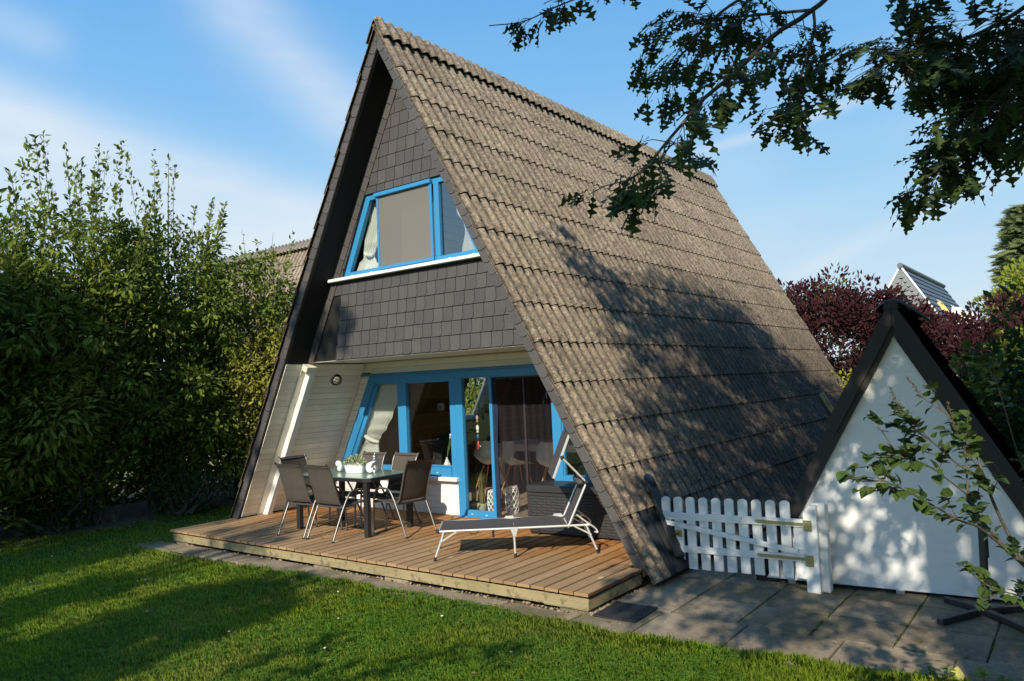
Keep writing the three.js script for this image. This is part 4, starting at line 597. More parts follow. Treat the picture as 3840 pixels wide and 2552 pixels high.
// ---------------------------------------------------------------- things seen through the windows
{
  const drape = (rows, folds, name, label, z, amp = .018) => {   // rows of [y, x left, x right]; pleats run down
    const t = thing(name, label, 'curtain', [0, 0, z]), s = new Tri(), n = folds * 6, R = []; const ys = [];
    for (let i = 0; i + 1 < rows.length; i++) for (let k = 0; k < 6; k++) { const u = k / 6, e = u * u * (3 - 2 * u); ys.push([lerp(rows[i][0], rows[i + 1][0], u), lerp(rows[i][1], rows[i + 1][1], e), lerp(rows[i][2], rows[i + 1][2], e)]); } ys.push(rows.at(-1));
    for (const [y, a, b] of ys) { const r = []; for (let k = 0; k <= n; k++) { const u = k / n, w = b - a; r.push(V(lerp(a, b, u) + .006 * Math.sin(k * 2.1 + y), y, amp * Math.sin(u * folds * 6.2832 + 1.2 + .35 * Math.sin(y * 2 + u * 5)) * clamp(w * 3, .5, 1.1) - .06 * (1 - clamp(w * 2.2)))); } R.push(r); }
    const N = R.map((r, i) => r.map((p, k) => V().crossVectors(V().subVectors(r[Math.min(k + 1, n)], r[Math.max(k - 1, 0)]), V().subVectors(R[Math.max(i - 1, 0)][k], R[Math.min(i + 1, R.length - 1)][k])).normalize()));
    for (let i = 0; i + 1 < R.length; i++) for (let k = 0; k < n; k++) s.quad(R[i + 1][k], R[i + 1][k + 1], R[i][k + 1], R[i][k], [0, 0], [1, 0], [1, 1], [0, 1], N[i + 1][k], N[i + 1][k + 1], N[i][k + 1], N[i][k]);
    mesh('curtain_cloth', s, M.curtain, t); return t;
  };
  const tie = (t, x0, y0, x1, y1) => mesh('tie_back', tube(smooth([V(x0, y0, .0), V((x0 + x1) / 2, (y0 + y1) / 2 - .012, .03), V(x1, y1, .0)], 5), [.02, .025, .03, .032, .034, .034, .034, .032, .03, .025, .02], 7), M.curtain, t);
  tie(drape([[2.12, -1.9, -1.42], [1.85, -2.02, -1.45], [1.6, -2.14, -1.6], [1.4, -2.22, -1.74], [1.27, -2.26, -1.9], [1.19, -2.27, -1.96], [1.08, -2.34, -1.95], [.86, -2.5, -1.9]], 9, 'curtain', 'white gathered curtain tied back behind the slanted porch window pane', -D2 - .115), -2.3, 1.3, -1.94, 1.17);
  tie(drape([[4.53, -.74, -.5], [4.3, -.82, -.52], [4.0, -.92, -.6], [3.87, -.96, -.72], [3.8, -.97, -.76], [3.72, -1.04, -.7], [3.6, -1.08, -.56]], 6, 'curtain', 'white gathered curtain tied back behind the small slanted pane of the gable window', -D1 - .125, .014), -.92, 3.86, -.76, 3.8);
  drape([[4.5, .66, .8], [4.15, .76, .95], [3.98, .86, 1.0], [3.9, .88, 1.05], [3.61, .84, 1.2]], 4, 'curtain', 'white curtain hanging along the slate edge behind the fixed gable pane', -D1 - .125, .012);
  drape([[4.5, -.28, .36], [3.62, -.3, .38]], 11, 'curtain', 'pale curtain drawn behind the fly screen of the gable casement', -D1 - .24, .02);

  const is = thing('insect_screen', 'dark pleated insect screen drawn across the open terrace door', 'insect screen', [0, 0, -D2 - .028]);
  const net = (x0, x1, wob) => { const s = new Tri(), n = 60; for (let i = 0; i < n; i++) { const q = k => [lerp(x0, x1, k / n), .006 * ((k % 2) * 2 - 1) + wob * Math.sin(k * .5)], [xa, za] = q(i), [xb, zb] = q(i + 1); s.quad(V(xa + .03, .21, za), V(xb + .03, .21, zb), V(xb, 2.085, zb), V(xa, 2.085, za), [xa, 0], [xb, 0], [xb, 1.8], [xa, 1.8]); } return s; };
  mesh('net', net(.5, .945, 0), M.insect, is); mesh('net', net(.965, 1.39, 0), M.insect, is);
  mesh('centre_bar', boxAt(.944, .972, .2, 2.085, -.012, .012, .003), M.insectBar, is); mesh('bottom_rail', boxAt(.44, 1.392, .2, .215, -.014, .014, .003), M.insectBar, is); mesh('top_rail', boxAt(.44, 1.392, 2.06, 2.085, -.014, .014, .003), M.insectBar, is);
  { const s = new Tri(), n = 30; for (let i = 0; i < n; i++) for (let j = 0; j < 8; j++) { const q = (k, l) => { const y = .22 + 1.86 * l / 8; return V(.44 + .065 * k / n + .012 * Math.sin(l * 1.3), y, .014 * Math.sin(k * 1.3 + l * .4) + .02); }; s.quad(q(i, j), q(i + 1, j), q(i + 1, j + 1), q(i, j + 1)); } mesh('gathered_edge', s, new THREE.MeshStandardMaterial({ color: lin(.035, .06, .13), roughness: .9, transparent: true, opacity: .86, side: THREE.DoubleSide }), is); }

  const fg = thing('fish_garland', 'hanging garland of wooden fish and beads in front of the terrace door pane', 'garland', [.095, 2.08, -D2 - .075]), gl = (y, r, h, c, fin) => { const g = new Tri(); g.add(lathe([[0, -h / 2], [r * .6, -h * .35], [r, -h * .05], [r * .8, h * .25], [r * .35, h * .42], [0, h / 2]], 10), M4(0, y, 0, 0, 0, 0, 1, 1, .55)); if (fin) g.add(plate([[-r * .8, -h * .62], [r * .8, -h * .62], [.002, -h * .3], [-.002, -h * .3]], -.003, .003), M4(0, y, 0)); mesh(fin ? 'wooden_fish' : 'bead', g, std(c, .5), fg); };
  mesh('string', tube([V(0, .03, 0), V(0, -.9, 0)], .0022, 4), std([.3, .12, .05], .9), fg); gl(-.04, .02, .09, [.02, .025, .04], 1); gl(-.42, .022, .07, [.03, .03, .05], 0); gl(-.545, .026, .085, [.42, .27, .27], 1); gl(-.685, .028, .095, [.82, .8, .72], 1); gl(-.8, .022, .065, [.03, .12, .35], 0); gl(-.915, .02, .1, [.6, .06, .02], 1);

  const vs = thing('ribbed_vase', 'small white ribbed bottle vase with pale pompon flowers on the porch window sill', 'vase', [-.53, .849, -D2 - .11]), rb = new Tri(); rb.add(lathe([[0, 0], [.052, 0], [.054, .006], [.04, .035], [.022, .075], [.013, .1], [.014, .125], [.011, .126], [.009, .1]], 18)); for (let i = 0; i < 14; i++) { const a = i / 14 * 6.2832; rb.add(tube([[.055, .004], [.042, .035], [.024, .075], [.015, .1]].map(([r, y]) => V(Math.cos(a) * r, y, Math.sin(a) * r)), .003, 4)); } mesh('vase_body', rb, M.ceramic, vs);
  [[.09, .41, 0], [.11, .445, .02], [.135, .43, -.02], [.155, .44, .03], [.12, .39, -.03]].forEach(([x, y, z]) => { mesh('flower_stem', tube(smooth([V(0, .08, 0), V(x * .35, y * .6, z * .4), V(x, y - .02, z)], 4), .0028, 5), std([.22, .27, .06], .8), vs); mesh('flower_head', lathe([[0, -.021], [.013, -.017], [.021, -.005], [.021, .006], [.013, .018], [0, .021]], 9).geo().translate(x, y, z), M.ceramic, vs); });

  const rnd = mulberry(61);
  const pot = (x, z, lab) => { const t = thing('grass_pot', lab, 'potted plant', [x, .188, z], 0), g = new Tri(); mesh('pot', lathe([[0, 0], [.06, 0], [.072, .1], [.076, .13], [.07, .13], [.064, .115], [0, .11]], 16), std([.42, .42, .34], .7), t); for (let i = 0; i < 70; i++) { const a = rnd() * 6.28, h = .25 + .28 * rnd(), o = .05 + .16 * rnd() * rnd(), d = V(Math.cos(a), 0, Math.sin(a)), e = V(-d.z, 0, d.x).multiplyScalar(.0035), p = [V(d.x * .03, .1, d.z * .03), V(d.x * o * .4, .1 + h * .65, d.z * o * .4), V(d.x * o, .1 + h * .95, d.z * o)]; g.quad(p[0].clone().sub(e), p[0].clone().add(e), p[1].clone().add(e), p[1].clone().sub(e)); g.tri(p[1].clone().sub(e), p[1].clone().add(e), p[2]); } mesh('grass_tuft', g, leafColor([.3, .27, .12]), t); };
  function leafColor(c) { const m = M.leaf.clone(); m.color = lin(...c); return m; }
  pot(-.28, -1.86, 'pale pot of dry ornamental grass behind the terrace door pane, beside the blue frame post'); pot(-.08, -1.8, 'pale pot of dry ornamental grass behind the terrace door pane, next to the lattice lantern');
  const lat = (x, z, r, h, lab) => { const t = thing('lattice_lantern', lab, 'lantern', [x, .188, z], 0, 'white lattice lanterns inside the door'), g = new Tri(), n = 9; for (let i = 0; i < n; i++) for (const sd of [-1, 1]) { const p = []; for (let k = 0; k <= 10; k++) { const a = i / n * 6.2832 + sd * k * .24, q = r * (1 - .2 * Math.pow(Math.abs(k / 5 - 1), 3)); p.push(V(Math.cos(a) * q, h * k / 10, Math.sin(a) * q)); } g.add(tube(p, .0075, 5)); } for (const y of [.004, h]) { const p = []; for (let k = 0; k <= 18; k++) p.push(V(Math.cos(k / 18 * 6.2832) * r * .8, y, Math.sin(k / 18 * 6.2832) * r * .8)); g.add(tube(p, .008, 5)); } mesh('lattice', g, M.ceramic, t); mesh('candle_glass', lathe([[.0, .01], [r * .45, .01], [r * .45, h * .5]], 10), M.clear, t); };
  lat(.1, -1.84, .085, .31, 'white lattice lantern just behind the fixed door pane'); lat(.335, -1.97, .095, .36, 'white lattice lantern behind the gathered edge of the insect screen');
  const cu = thing('floor_cushion', 'dusky pink cushion on the floor behind the grass pots', 'cushion', [-.2, .188, -2.15], .3); { const pr = []; for (let i = 0; i <= 8; i++) { const u = i / 8 * Math.PI; pr.push([Math.pow(Math.sin(u), .5) * .19 + 1e-5, (1 - Math.cos(u)) / 2 * .3]); } mesh('cushion_cover', lathe(pr, 14), std([.4, .24, .22], .9), cu); }

  const tb = thing('dining_table', 'white dining table standing inside the house behind the terrace door', 'table', [-.62, .188, -4.5]); mesh('table_top', boxAt(-1.0, 1.0, .71, .75, -.45, .45, .005), M.white, tb); mesh('apron', boxAt(-.9, .9, .62, .708, -.38, .38, .004), M.white, tb); for (const [x, z] of [[-.9, .38], [.9, .38], [-.9, -.38], [.9, -.38]]) mesh('leg', boxAt(x - .035, x + .035, 0, .708, z - .035, z + .035, .004), M.white, tb);
  const sc = thing('shell_chair', null, 'chair', [0, 0, 0], 0, 'white shell chairs at the dining table'), s = new Tri(), sh = []; // bucket seat swept from lip to back
  for (let i = 0; i <= 14; i++) { const f = i / 14, r = [], z = lerp(.22, -.2, clamp(f * 1.9)) - .05 * clamp(f * 2 - 1), y = .45 - .02 * Math.sin(f * 3) + .4 * Math.pow(clamp(f * 1.7 - .7), 1.2), w = lerp(.22, .235, f) * (f > .8 ? 1 - (f - .8) * 1.6 : 1); for (let k = 0; k <= 10; k++) { const u = k / 5 - 1; r.push(V(u * w, y + .12 * u * u * Math.sin(f * 2.8) * (f < .6 ? 1 : .25), z + (f > .55 ? .1 * u * u * clamp((f - .55) * 3) : 0))); } sh.push(r); }
  for (let i = 0; i < 14; i++) for (let k = 0; k < 10; k++) s.quad(sh[i][k], sh[i][k + 1], sh[i + 1][k + 1], sh[i + 1][k]); mesh('shell', s, new THREE.MeshStandardMaterial({ color: lin(.72, .7, .65), roughness: .45, side: THREE.DoubleSide }), sc);
  for (const [x, z] of [[1, 1], [-1, 1], [1, -1], [-1, -1]]) mesh('leg', tube([V(x * .09, .43, z * .09), V(x * .22, 0, z * .21)], [.019, .012], 7), std([.42, .21, .075], .5), sc);
  sc.position.set(-1.45, .188, -3.72); sc.rotation.y = Math.PI + .25; sc.userData.label = 'white shell chair with wooden legs seen through the fixed door pane';
  copy(sc, 'shell_chair', 'white shell chair with wooden legs behind the net, next to the gathered screen edge', [-.86, .188, -3.7], Math.PI - .45);
  copy(sc, 'shell_chair', 'white shell chair with wooden legs behind the net, nearest the storage box', [-.1, .188, -3.62], Math.PI + .5);
  const sv = thing('wall_shelf', 'dark wall shelf on the pine lining behind the porch window', 'shelf', [-2.36, 1.54, -3.5]); mesh('board', boxAt(-.12, .1, 0, .025, -.55, .55, .004), M.pineDark, sv); mesh('bracket', boxAt(-.1, .06, -.08, 0, -.3, -.27, .003), M.pineDark, sv);
  const jr = thing('ceramic_jar', 'cream ceramic jar with dark mark on the dark wall shelf', 'jar', [-2.32, 1.566, -3.45]); mesh('jar_body', lathe([[0, 0], [.055, 0], [.066, .03], [.068, .1], [.055, .125], [.06, .14], [0, .142]], 14), M.ceramic, jr); mesh('jar_mark', plate([[-.014, .05], [.014, .05], [.014, .085], [0, .078], [-.014, .085]], .064, .07).geo().rotateY(.6), M.black, jr);
  const sp = thing('black_speaker', 'black slant-topped speaker box inside behind the porch window', 'speaker', [-1.75, .188, -3.0], .4); mesh('cabinet', plate([[-.22, 0], [.22, 0], [.22, 1.1], [-.22, .98]], -.2, .2), M.black, sp); mesh('grille', boxAt(-.18, .18, .06, .6, .201, .212, .003), M.plastic, sp);
  const pl = thing('pendant_lamp', 'clear glass pendant lamp hanging over the dining table', 'lamp', [-.55, 1.62, -4.2]); mesh('lamp_glass', lathe([[.03, .16], [.05, .1], [.075, .0], [.074, -.01]], 14), M.clear, pl); mesh('lamp_socket', lathe([[.0, .1], [.018, .1], [.02, .19], [.006, .2], [.004, .8]], 8), M.steel, pl);
}

// ---------------------------------------------------------------- gate, post, shed, parasol stand, planks
{
  const t = thing('picket_gate', 'white wooden picket gate with sagging rails between the house roof and the post', 'gate'), zp = -.6, cut = [1, .505, 3.311 + .505 * .609];
  const bot = x => .058 + .04 * (x - 3.3) / 1.4, top = x => .768 + .028 * (x - 3.3) / 1.3;
  for (let i = 0; i < 11; i++) { const x0 = 3.318 + .1336 * i - (i === 10 ? .017 : 0), w = .0925, x1 = x0 + w, r = w / 2, y1 = i === 10 ? .63 : top(x0), p = [[x0, bot(x0)], [x1, bot(x0)]]; if (i < 10) for (let k = 0; k <= 10; k++) { const a = k / 10 * Math.PI; p.push([x0 + r + Math.cos(a) * r, y1 - r * .72 + Math.sin(a) * r * .72]); } else p.push([x1, y1], [x0, y1]); let q = clip(p, -cut[0], -cut[1], -cut[2]); const m = mesh('picket', plate(q, zp - .018, zp), M.whites[i % 4], t); m.position.z = (i % 3) * .0008; }
  const rail = (a, b, h, n) => { const q = clip([[a[0], a[1]], [b[0], b[1]], [b[0], b[1] + h], [a[0], a[1] + h]], -cut[0], -cut[1], -(cut[2] - .012)); mesh(n, plate(q, zp + .003, zp + .024), M.white, t); };
  rail([3.25, .542], [4.735, .568], .07, 'rail'); rail([3.25, .222], [4.73, .256], .063, 'rail');
  mesh('brace', plate([[3.345, .5], [4.676, .322], [4.682, .366], [3.352, .545]], zp + .0255, zp + .044), M.white, t);
  for (const y of [.592, .279]) { const h = part('strap_hinge', t); mesh('strap', plate([[4.286, y], [4.305, y + .016], [4.74, y + .013], [4.74, y - .013], [4.305, y - .016]], zp + .025, zp + .029), M.zinc, h); mesh('hinge_plate', boxAt(4.757, 4.826, y - .046, y + .05, zp + .082, zp + .088, .001), M.zinc, h); mesh('knuckle', lathe([[.009, -.05], [.009, .055], [0, .056]], 8).geo().translate(4.748, y, zp + .05), M.zinc, h); const s = new Tri(); for (const x of [4.36, 4.46, 4.56, 4.66]) s.add(lathe([[.006, 0], [.004, .003], [0, .004]], 7), M4(x, y, zp + .029, Math.PI / 2)); for (const [x, d] of [[4.775, .03], [4.81, .03], [4.775, -.026], [4.81, -.026]]) s.add(lathe([[.006, 0], [.004, .003], [0, .004]], 7), M4(x, y + d, zp + .088, Math.PI / 2)); mesh('screw', s, M.steel, h); }
  const b = part('bolt', t); mesh('bolt_plate', boxAt(3.455, 3.53, .375, .44, zp + .001, zp + .008, .002), M.zinc, b); mesh('bolt_rod', tube([V(3.38, .405, zp + .02), V(3.5, .405, zp + .02)], .008, 8), M.rust, b); mesh('bolt_keep', boxAt(3.385, 3.43, .37, .385, zp + .004, zp + .02, .002), M.rust, b);
  const nl = new Tri(); for (let i = 0; i < 11; i++) for (const [y, o] of [[.59, .02], [.565, .06], [.255, .03], [.24, .065]]) { const x = 3.34 + .1336 * i + o; if (x < 4.3 && x > 3.56) nl.add(lathe([[.0035, 0], [0, .001]], 6), M4(x, y + .02 * (x - 3.3), zp + .0242, Math.PI / 2)); } mesh('nail_heads', nl, M.frameDark, t); tag(t.children.at(-1), null, null, null, 'stuff');
  const p = thing('gate_post', 'thick white gate post of two layered planks beside the shed', 'post', [4.86, 0, -.6]); mesh('post', boxAt(-.05, .075, .0, .79, -.075, .015, .006), M.white, p); mesh('cover_plank', plate([[-.108, .0], [.008, .0], [.008, .772], [-.058, .772], [-.108, .7]], .0155, .078), M.white, p); mesh('side_plank', boxAt(-.12, -.1085, .03, .69, -.06, .014, .003), M.white, p);
}
{
  const t = thing('garden_shed', 'small white A-frame shed with dark brown barge boards and old corrugated roof', 'shed', [5.544, 0, -.84], .085), ap = 2.254, k = 1.8, half = y => (ap - y) / k, L = 2.9, y0 = .035, SL = Math.hypot(1, k), c = 1 / SL, s = k / SL, rnd = mulberry(71);
  let y = y0; while (y < ap - .03) { const h = Math.min(.238, ap - y), a = y + .0003, b = y + h - .0003; mesh('wall_board', plate([[-half(a), a], [half(a), a], [half(b) + 1e-4, b], [-half(b) - 1e-4, b]], -.02, -.0002 * rnd()), M.white, t); y += h; }
  mesh('rear_wall', plate([[-half(y0), y0], [half(y0), y0], [0, ap]], -L, -L + .03), M.dark, t);
  const mk = (sd, s0, s1, n0, n1, z0, z1, name, m) => { const P = (q, n) => [sd * (q * c + n * s), ap - q * s + n * c]; const a = [P(s0, n0), P(s1, n0), P(s1, n1), P(s0, n1)]; return mesh(name, plate(clip(a, -sd, 0, -.0015), z0, z1), m, t); };
  for (const sd of [-1, 1]) { mk(sd, -.2, 2.46, 0, .125, -.02, .045, 'barge_board', M.barge); mk(sd, -.22, sd < 0 ? .98 : 2.4, .045, .155, .0465, .07, 'cover_board', M.barge); mk(sd, -.12, 2.48, -.012, .1, -L, -.021, 'roof_deck', M.dark); }
  mesh('ridge_cap', plate([[-.062, ap + .235], [.062, ap + .235], [.045, ap + .305], [-.045, ap + .305]], -.02, .075), M.barge, t);
  const app = ap + .155 / c;
  for (let r = 0; r < 5; r++) for (let i = 0; i < 4; i++) for (const sd of [-1, 1]) { const sT = .12 + .5 * r - .1, sB = .12 + .5 * (r + 1); const tr = new Tri(); tr.c = []; const n = 24; for (let a = 0; a < n; a++) { const za = -.0 - i * .6916 - a * .0288, zb = za - .0288, P = (q, z, h) => V(sd * (q * c + h * s), app - q * s + h * c - .03, z), ha = wave(za), hb = wave(zb), N = (z) => V(sd * s, c, -(wave(z - .004) - wave(z + .004)) / -.008).normalize(); const pts = [P(sT, za, ha - .03), P(sT, zb, hb - .03), P(sB, zb, hb), P(sB, za, ha)], nn = [N(za), N(zb), N(zb), N(za)]; if (sd > 0) tr.quad(...pts, [za, sT], [zb, sT], [zb, sB], [za, sB], ...nn); else tr.quad(pts[1], pts[0], pts[3], pts[2], [zb, sT], [za, sT], [za, sB], [zb, sB], nn[1], nn[0], nn[3], nn[2]); tr.quad(P(sB, za, ha), P(sB, zb, hb), P(sB, zb, hb - .01), P(sB, za, ha - .01)); } for (let q = 0; q < tr.p.length / 3; q++) { const v = .36 + .12 * hash(r, i, 3); tr.c.push(v, v * .98, v * .98); } mesh('roof_sheet', tr, M.roof, t); }
  mesh('ridge_roll', (() => { const tr = new Tri(), n = 20; for (let i = 0; i < 16; i++) { const z = -i * .172, p = []; for (let k = 0; k <= 6; k++) { const a = lerp(-1.1, 1.1, k / 6); p.push([V(Math.sin(a) * .16, app - .18 + Math.cos(a) * .165, z), V(Math.sin(a) * .16, app - .18 + Math.cos(a) * .165, z - .172)]); } for (let k = 0; k < 6; k++) for (let m = 0; m < 5; m++) { const L1 = (q, f) => V(q[0].x, q[0].y + .03 * Math.sin(f * Math.PI), lerp(q[0].z, q[1].z, f)); tr.quad(L1(p[k], m / 5), L1(p[k + 1], m / 5), L1(p[k + 1], (m + 1) / 5), L1(p[k], (m + 1) / 5)); } } tr.c = []; for (let q = 0; q < tr.p.length / 3; q++) tr.c.push(.42, .41, .41); return tr; })(), M.roof, t);
  for (const x of [-1.0, -.09]) mesh('post_anchor', boxAt(x - .035, x + .035, 0, y0, -.03, .02, .003), M.steel, t);
  mesh('base_beam', boxAt(-half(y0) + .08, half(y0) - .08, .004, .034, -L + .1, -.06, .004), M.dark, t);
  const fb = thing('timber_block', 'short dark timber offcut on the paving under the gate', 'block', [4.3, 0, -.8], .2); mesh('block', box(.2, .075, .12, .006).geo().translate(0, .038, 0), M.dark, fb);
}
{ const a = thing('timber_batten', 'pale new timber batten lying up the house roof, beside its twin near the shed', 'batten', [0, 0, 0], 0, 'pale battens on the roof by the shed'); const g = bar(V(0, 0, 0), V(.62, -1.151, 0), .075, .04, .004, V(S, C, 0)); mesh('plank', g, M.batten, a); a.position.copy(rp(1, 5.9, .045, -8.32)); copy(a, 'timber_batten', 'pale new timber batten lying up the house roof, farther one from the lawn', rp(1, 5.88, .045, -8.5).toArray()); }
{
  const t = thing('parasol_stand', 'dark metal parasol stand with cross feet and upright pole before the shed', 'parasol stand', [6.11, 0, -.44], .06); mesh('pole', tube([V(.02, .05, -.08), V(.035, .74, -.1)], .03, 14), M.plastic, t); mesh('upper_sleeve', tube([V(.0345, .45, -.096), V(.036, .742, -.1)], .034, 14), M.plastic, t);
  mesh('clamp_knob', lathe([[.0, 0], [.012, 0], [.012, .025], [.026, .03], [.026, .05], [0, .052]], 10).geo().rotateZ(-Math.PI / 2).translate(.06, .62, -.096), M.rubber, t);
  for (const [x, z] of [[-.28, -.31], [-.27, .36], [.3, .3], [.28, -.3]]) mesh('foot', bar(V(0, .032, -.08), V(x, .03, z - .0), .05, .045, .005), M.plastic, t);
}
{ const t = thing('wooden_stump', 'short grey wooden stake at the bed edge before the tall bushes', 'stake', [-6.2, groundY, .45]); mesh('stake_wood', lathe([[.06, 0], [.062, .2], [.055, .25], [0, .255]], 8), M.bark, t); }

// ---------------------------------------------------------------- houses behind
{
  const t = thing('neighbour_house', 'weathered corrugated roof of the neighbouring A-frame house behind the tall bushes', 'house', [-16.2, 0, -7.9], -Math.PI / 2), r = mulberry(81);
  for (let k = 1; k <= 14; k++) for (let i = 0; i < 8; i++) mesh('roof_sheet', corrugated(1, -i * 5 * WAVE, 5, k === 1 ? .1 : .3655 + .5 * (k - 1) - .12, .3655 + .5 * k, -.03, 0, { per: 6, rows: 1, tone: 1.05 + .2 * r(), apex: 6.5, back: i === 7 }), M.roof, t);
  const b = new Tri(); b.add(plate([[-3.6, 0], [3.6, 0], [0, 6.42]], -6.86, -6.8)); mesh('gable_wall', b, M.dark, t); mesh('far_slope', (() => { const q = new Tri(); q.quad(rp(-1, .1, -.06, 0, 6.5), rp(-1, .1, -.06, -6.9, 6.5), rp(-1, 7.3, -.06, -6.9, 6.5), rp(-1, 7.3, -.06, 0, 6.5)); return q; })(), M.dark, t); mesh('ridge_roll', (() => { const q = new Tri(); for (let i = 0; i < 40; i++) q.add(tube([V(-.17, 6.26, -i * WAVE - .08), V(0, 6.53, -i * WAVE - .08), V(.17, 6.26, -i * WAVE - .08)], .075, 6, false)); return q; })(), std([.2, .17, .13], .95), t);
  const w = part('roof_window', t), f = new Tri(); for (const [s0, s1, za, zb] of [[4.9, 4.9, -5.0, -5.8], [5.9, 5.9, -5.0, -5.8], [4.9, 5.9, -5.0, -5.0], [4.9, 5.9, -5.8, -5.8]]) f.add(bar(rp(1, s0, .05, za, 6.5), rp(1, s1, .05, zb, 6.5), .08, .06, .004, V(S, C, 0))); mesh('frame', f, M.metal, w); const p = new Tri(); p.quad(rp(1, 4.93, .05, -5.03, 6.5), rp(1, 5.87, .05, -5.03, 6.5), rp(1, 5.87, .05, -5.77, 6.5), rp(1, 4.93, .05, -5.77, 6.5)); mesh('pane', p, new THREE.MeshPhysicalMaterial({ color: lin(.03, .06, .1), roughness: .05, clearcoat: 1 }), w);
}
{
  const t = thing('slate_house', 'distant steep house with grey slate gable, white verge and open roof windows', 'house', [.2, 0, -32.3], 0), ap = 6.6, sl = 1.712, c = 1 / Math.hypot(1, sl), s = sl * c, P = (sd, q, n, z) => V(sd * (q * c + n * s), ap - q * s + n * c, z), L = 13, r = mulberry(91);
  const tile = std([.075, .095, .115], .55), scale = std([.2, .215, .215], .6), wht = std([.7, .7, .7], .5);
  for (let i = 0; i < 17; i++) for (const sd of [1, -1]) { const g = new Tri(), s0 = .1 + i * .34 - .05, s1 = .1 + (i + 1) * .34; g.quad(P(sd, s0, -.03, -.05), P(sd, s1, .02, -.05), P(sd, s1, .02, -L), P(sd, s0, -.03, -L)); g.quad(P(sd, s1, .02, -.05), P(sd, s1, -.02, -.05), P(sd, s1, -.02, -L), P(sd, s1, .02, -L)); mesh('tile_course', g, tile, t); }
  for (const sd of [-1, 1]) { mesh('verge', bar(P(sd, -.02, .0, 0), P(sd, 6.2, 0, 0), .1, .08, .004, V(sd * s, c, 0)), wht, t);
    for (let i = 0; i < 24; i++) for (let j = 0; j < 2; j++) { const a = .05 + i * .25 + (j ? .06 : 0), b = a + .245, n0 = -.05 - j * .27, n1 = n0 - .265; const q = [[a, n0], [b, n0], [b - .0, n0 - .1], [b - .05, n1 + .05], [b - .12, n1], [a, n1]].map(([u, n]) => { const v = P(sd, u, n, 0); return [v.x, v.y]; }); const cl = clip(q, -sd, 0, -.005); if (cl.length > 2) mesh('gable_slate', plate(cl, -.03, .003 * r()), scale, t); } }
  mesh('gable_board', plate([[-3.2, .9], [3.2, .9], [0, ap - 1.05]], -.5, -.45), std([.2, .22, .22], .7), t); mesh('soffit', plate([[-.62, 5.5], [.62, 5.5], [0, 6.6]], -.4, -.06), M.dark, t);
  for (let i = 0; i < 13; i++) { const y = 5.35 - i * .16, w = (ap - 1.1 - y) / sl; mesh('gable_strip', boxAt(-w, w, y - .06, y - .03, -.449, -.43, .002), M.dark, t); }
  mesh('ridge_cap', tube([V(0, ap + .02, .12), V(0, ap + .02, -L)], .13, 6), std([.12, .13, .14], .6), t); mesh('inner_mass', plate([[-3.7, 0], [3.7, 0], [0, ap - .15]], -L + .1, -.6), M.dark, t);
  const win = (s0, z) => { const w = part('roof_window', t), f = new Tri(), yl = std([.8, .55, .18], .6); const h = 1.3, o = .5; f.add(bar(P(1, s0, .05, z), P(1, s0 + h, .05, z), .1, .12, .004, V(s, c, 0))); f.add(bar(P(1, s0, .05, z - .9), P(1, s0 + h, .05, z - .9), .1, .12, .004, V(s, c, 0))); f.add(bar(P(1, s0, .06, z), P(1, s0, .06, z - .9), .1, .12, .004, V(s, c, 0))); mesh('frame', f, yl, w); mesh('head_flashing', bar(P(1, s0 - .08, .08, z + .05), P(1, s0 - .08, .08, z - .95), .16, .05, .004, V(s, c, 0)), M.steel, w); const g = new Tri(); g.add(bar(P(1, s0 + .75, .1, z - .45), P(1, s0 + 1.05, .42, z - .45), .8, .05, .004, V(0, 0, 1))); mesh('sash', g, M.white, w); };
  win(1.9, -3.2); win(1.9, -8.0);
}

